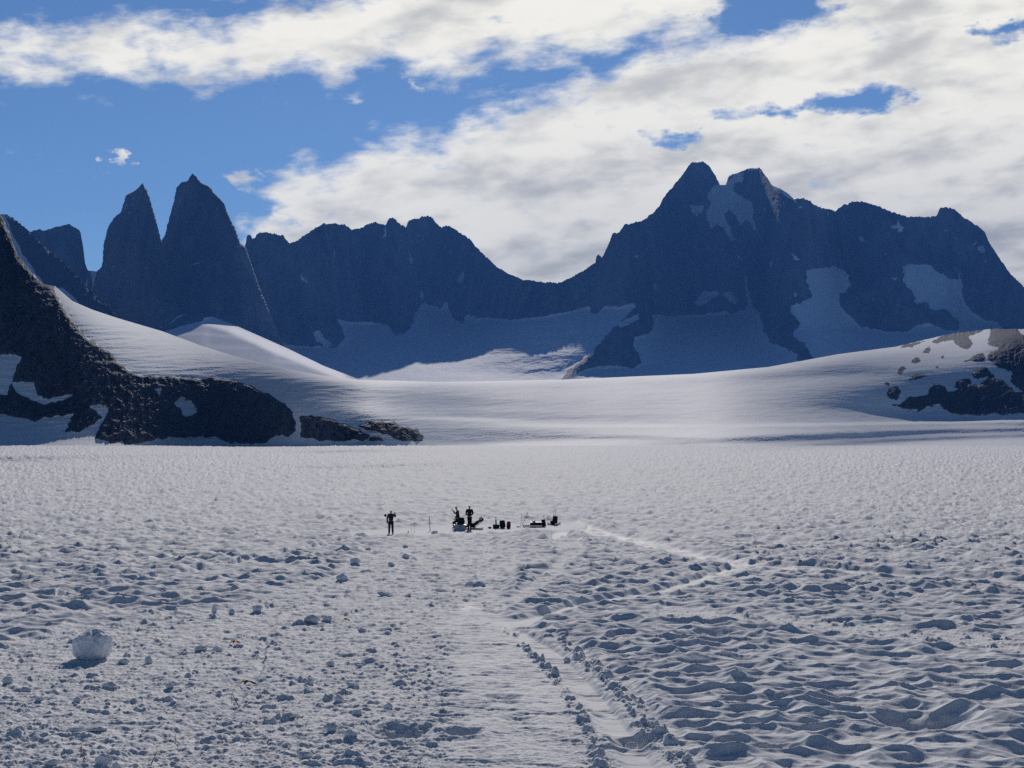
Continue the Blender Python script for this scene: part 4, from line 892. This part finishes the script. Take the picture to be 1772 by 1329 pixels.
LUMPS = [(614, 976, 19, 14, 'blocky snow lump left of the camp with a small spur on its left'), (592, 1006, 20, 15, 'round snow lump just below the blocky one left of the camp'), (677, 981, 13, 9, 'snow lump below the feet of the lone person'),
         (702, 966, 12, 9, 'pyramid shaped snow lump right of the one below the lone person'), (701, 948, 10, 6, 'small spiky snow lump above the pyramid shaped one'), (752, 924, 13, 7, 'flat snow lump at the foot of the tall black pole'),
         (663, 1029, 24, 9, 'long low snow lump in the middle of the trodden snow'), (637, 953, 12, 5, 'low snow lump above the blocky one left of the camp'), (756, 964, 11, 4, 'small flat snow lump below the one at the tall pole'),
         (538, 1075, 28, 18, 'left half of the double snow lump beside the small black flag'), (564, 1072, 20, 13, 'right half of the double snow lump beside the small black flag'),
         (443, 1056, 20, 14, 'peaked snow lump right of the two pale ones on the left'), (401, 1058, 13, 9, 'small round pale snow lump between the cone and the peaked lump'), (370, 1059, 11, 15, 'narrow cone of snow on the left of the small round lump'),
         (680, 1082, 13, 8, 'round snow lump right of the small black flag'), (626, 1088, 15, 8, 'broad snow lump below the small black flag'), (571, 1147, 19, 10, 'snow lump in mid trail below the double lump'), (622, 1148, 14, 7, 'small snow lump level with and right of the one in mid trail'),
         (587, 1208, 18, 16, 'angular snow lump standing among the lower centre crumbs'), (536, 1178, 16, 13, 'snow lump with a peak right of the dark flag'), (608, 1182, 20, 9, 'low oval snow lump right of the peaked one'), (671, 1220, 17, 12, 'knobbly snow lump right of the angular one'),
         (618, 1230, 16, 11, 'snow lump just below the angular one'), (571, 1262, 26, 16, 'wide snow lump in the lower centre next to a paler one'), (607, 1273, 28, 14, 'pale rounded snow lump beside the wide one in the lower centre'), (526, 1305, 26, 15, 'pale smooth snow lump at the bottom left of centre'),
         (495, 1288, 22, 10, 'low pale snow lump up left of the smooth bottom one'), (500, 1237, 36, 12, 'long ridge of crumbled snow in the lower centre'), (188, 1186, 26, 12, 'dark rounded snow lump below the large block'), (67, 1207, 17, 10, 'round snow lump down left of the large block'),
         (133, 1208, 15, 11, 'round snow lump straight below the large block'), (213, 1143, 20, 13, 'snow lump at the right foot of the large block'), (256, 1143, 13, 15, 'thin upright snow shard right of the large block'), (178, 1314, 26, 20, 'left one of the pair of snow lumps near the bottom left'),
         (200, 1322, 20, 22, 'right one of the pair of snow lumps near the bottom left'), (88, 1317, 24, 14, 'wide snow lump at the bottom left edge'), (234, 1319, 11, 8, 'small round snow lump right of the bottom left pair'), (345, 1122, 24, 11, 'dark snow lump left of the red and yellow flag'),
         (375, 1124, 20, 11, 'snow lump straight below the red and yellow flag'), (318, 1128, 18, 8, 'low snow lump left of the dark one by the red flag'), (43, 1190, 20, 9, 'low snow lump on the left edge below the large block'), (12, 1180, 18, 16, 'tall snow lump cut by the left edge'),
         (130, 1262, 26, 12, 'pale broken snow lump in the lower left'), (163, 1258, 36, 10, 'dark ragged snow ridge in the lower left'), (293, 1186, 15, 12, 'snow lump left of the line of fallen canes'), (378, 1196, 10, 9, 'small snow lump left of the brown cane'),
         (981, 1133, 12, 9, 'snow lump on the right rim of the wide lane'), (1095, 1280, 26, 22, 'tall dark snow lump on the right edge of the ski track'), (1290, 1064, 16, 9, 'snow lump on the churned strip among the sun cups'), (1380, 1068, 10, 9, 'small upright lump on the churned strip'),
         (1725, 1101, 20, 11, 'snow lump on the churned strip near the right edge'), (795, 1268, 10, 5, 'small crumb inside the round pit at the bottom centre'), (829, 968, 0, 0, None)]
for i, (a, b, w, h, lab) in enumerate(LUMPS):
    if lab: lump(a, b, w, h, lab, 100 + i)

# ------------------------------------------------------------------ air
def haze():
    me = bpy.data.meshes.new("haze")
    x0, x1, y0, y1, z0, z1 = -6500, 6500, -60, 9000, -6, 1500
    v = [(x, y, z) for z in (z0, z1) for y in (y0, y1) for x in (x0, x1)]
    me.from_pydata(v, [], [(0, 2, 3, 1), (4, 5, 7, 6), (0, 1, 5, 4), (2, 6, 7, 3), (0, 4, 6, 2), (1, 3, 7, 5)])
    m = bpy.data.materials.new("haze"); m.use_nodes = True
    t = NT(m.node_tree); out = t.n('ShaderNodeOutputMaterial'); vol = t.n('ShaderNodeVolumePrincipled')
    vol.inputs['Color'].default_value = HAZE_C; vol.inputs['Density'].default_value = HAZE_D
    t.l(vol.outputs[0], out.inputs['Volume']); me.materials.append(m)
    o = bpy.data.objects.new("haze", me); C.objects.link(o); o['kind'] = 'stuff'
    o['label'] = 'thin blue mountain air filling the glacier valley'
HAZE_D, HAZE_C = 4.5e-5, (.12, .36, 1.0, 1)
haze()
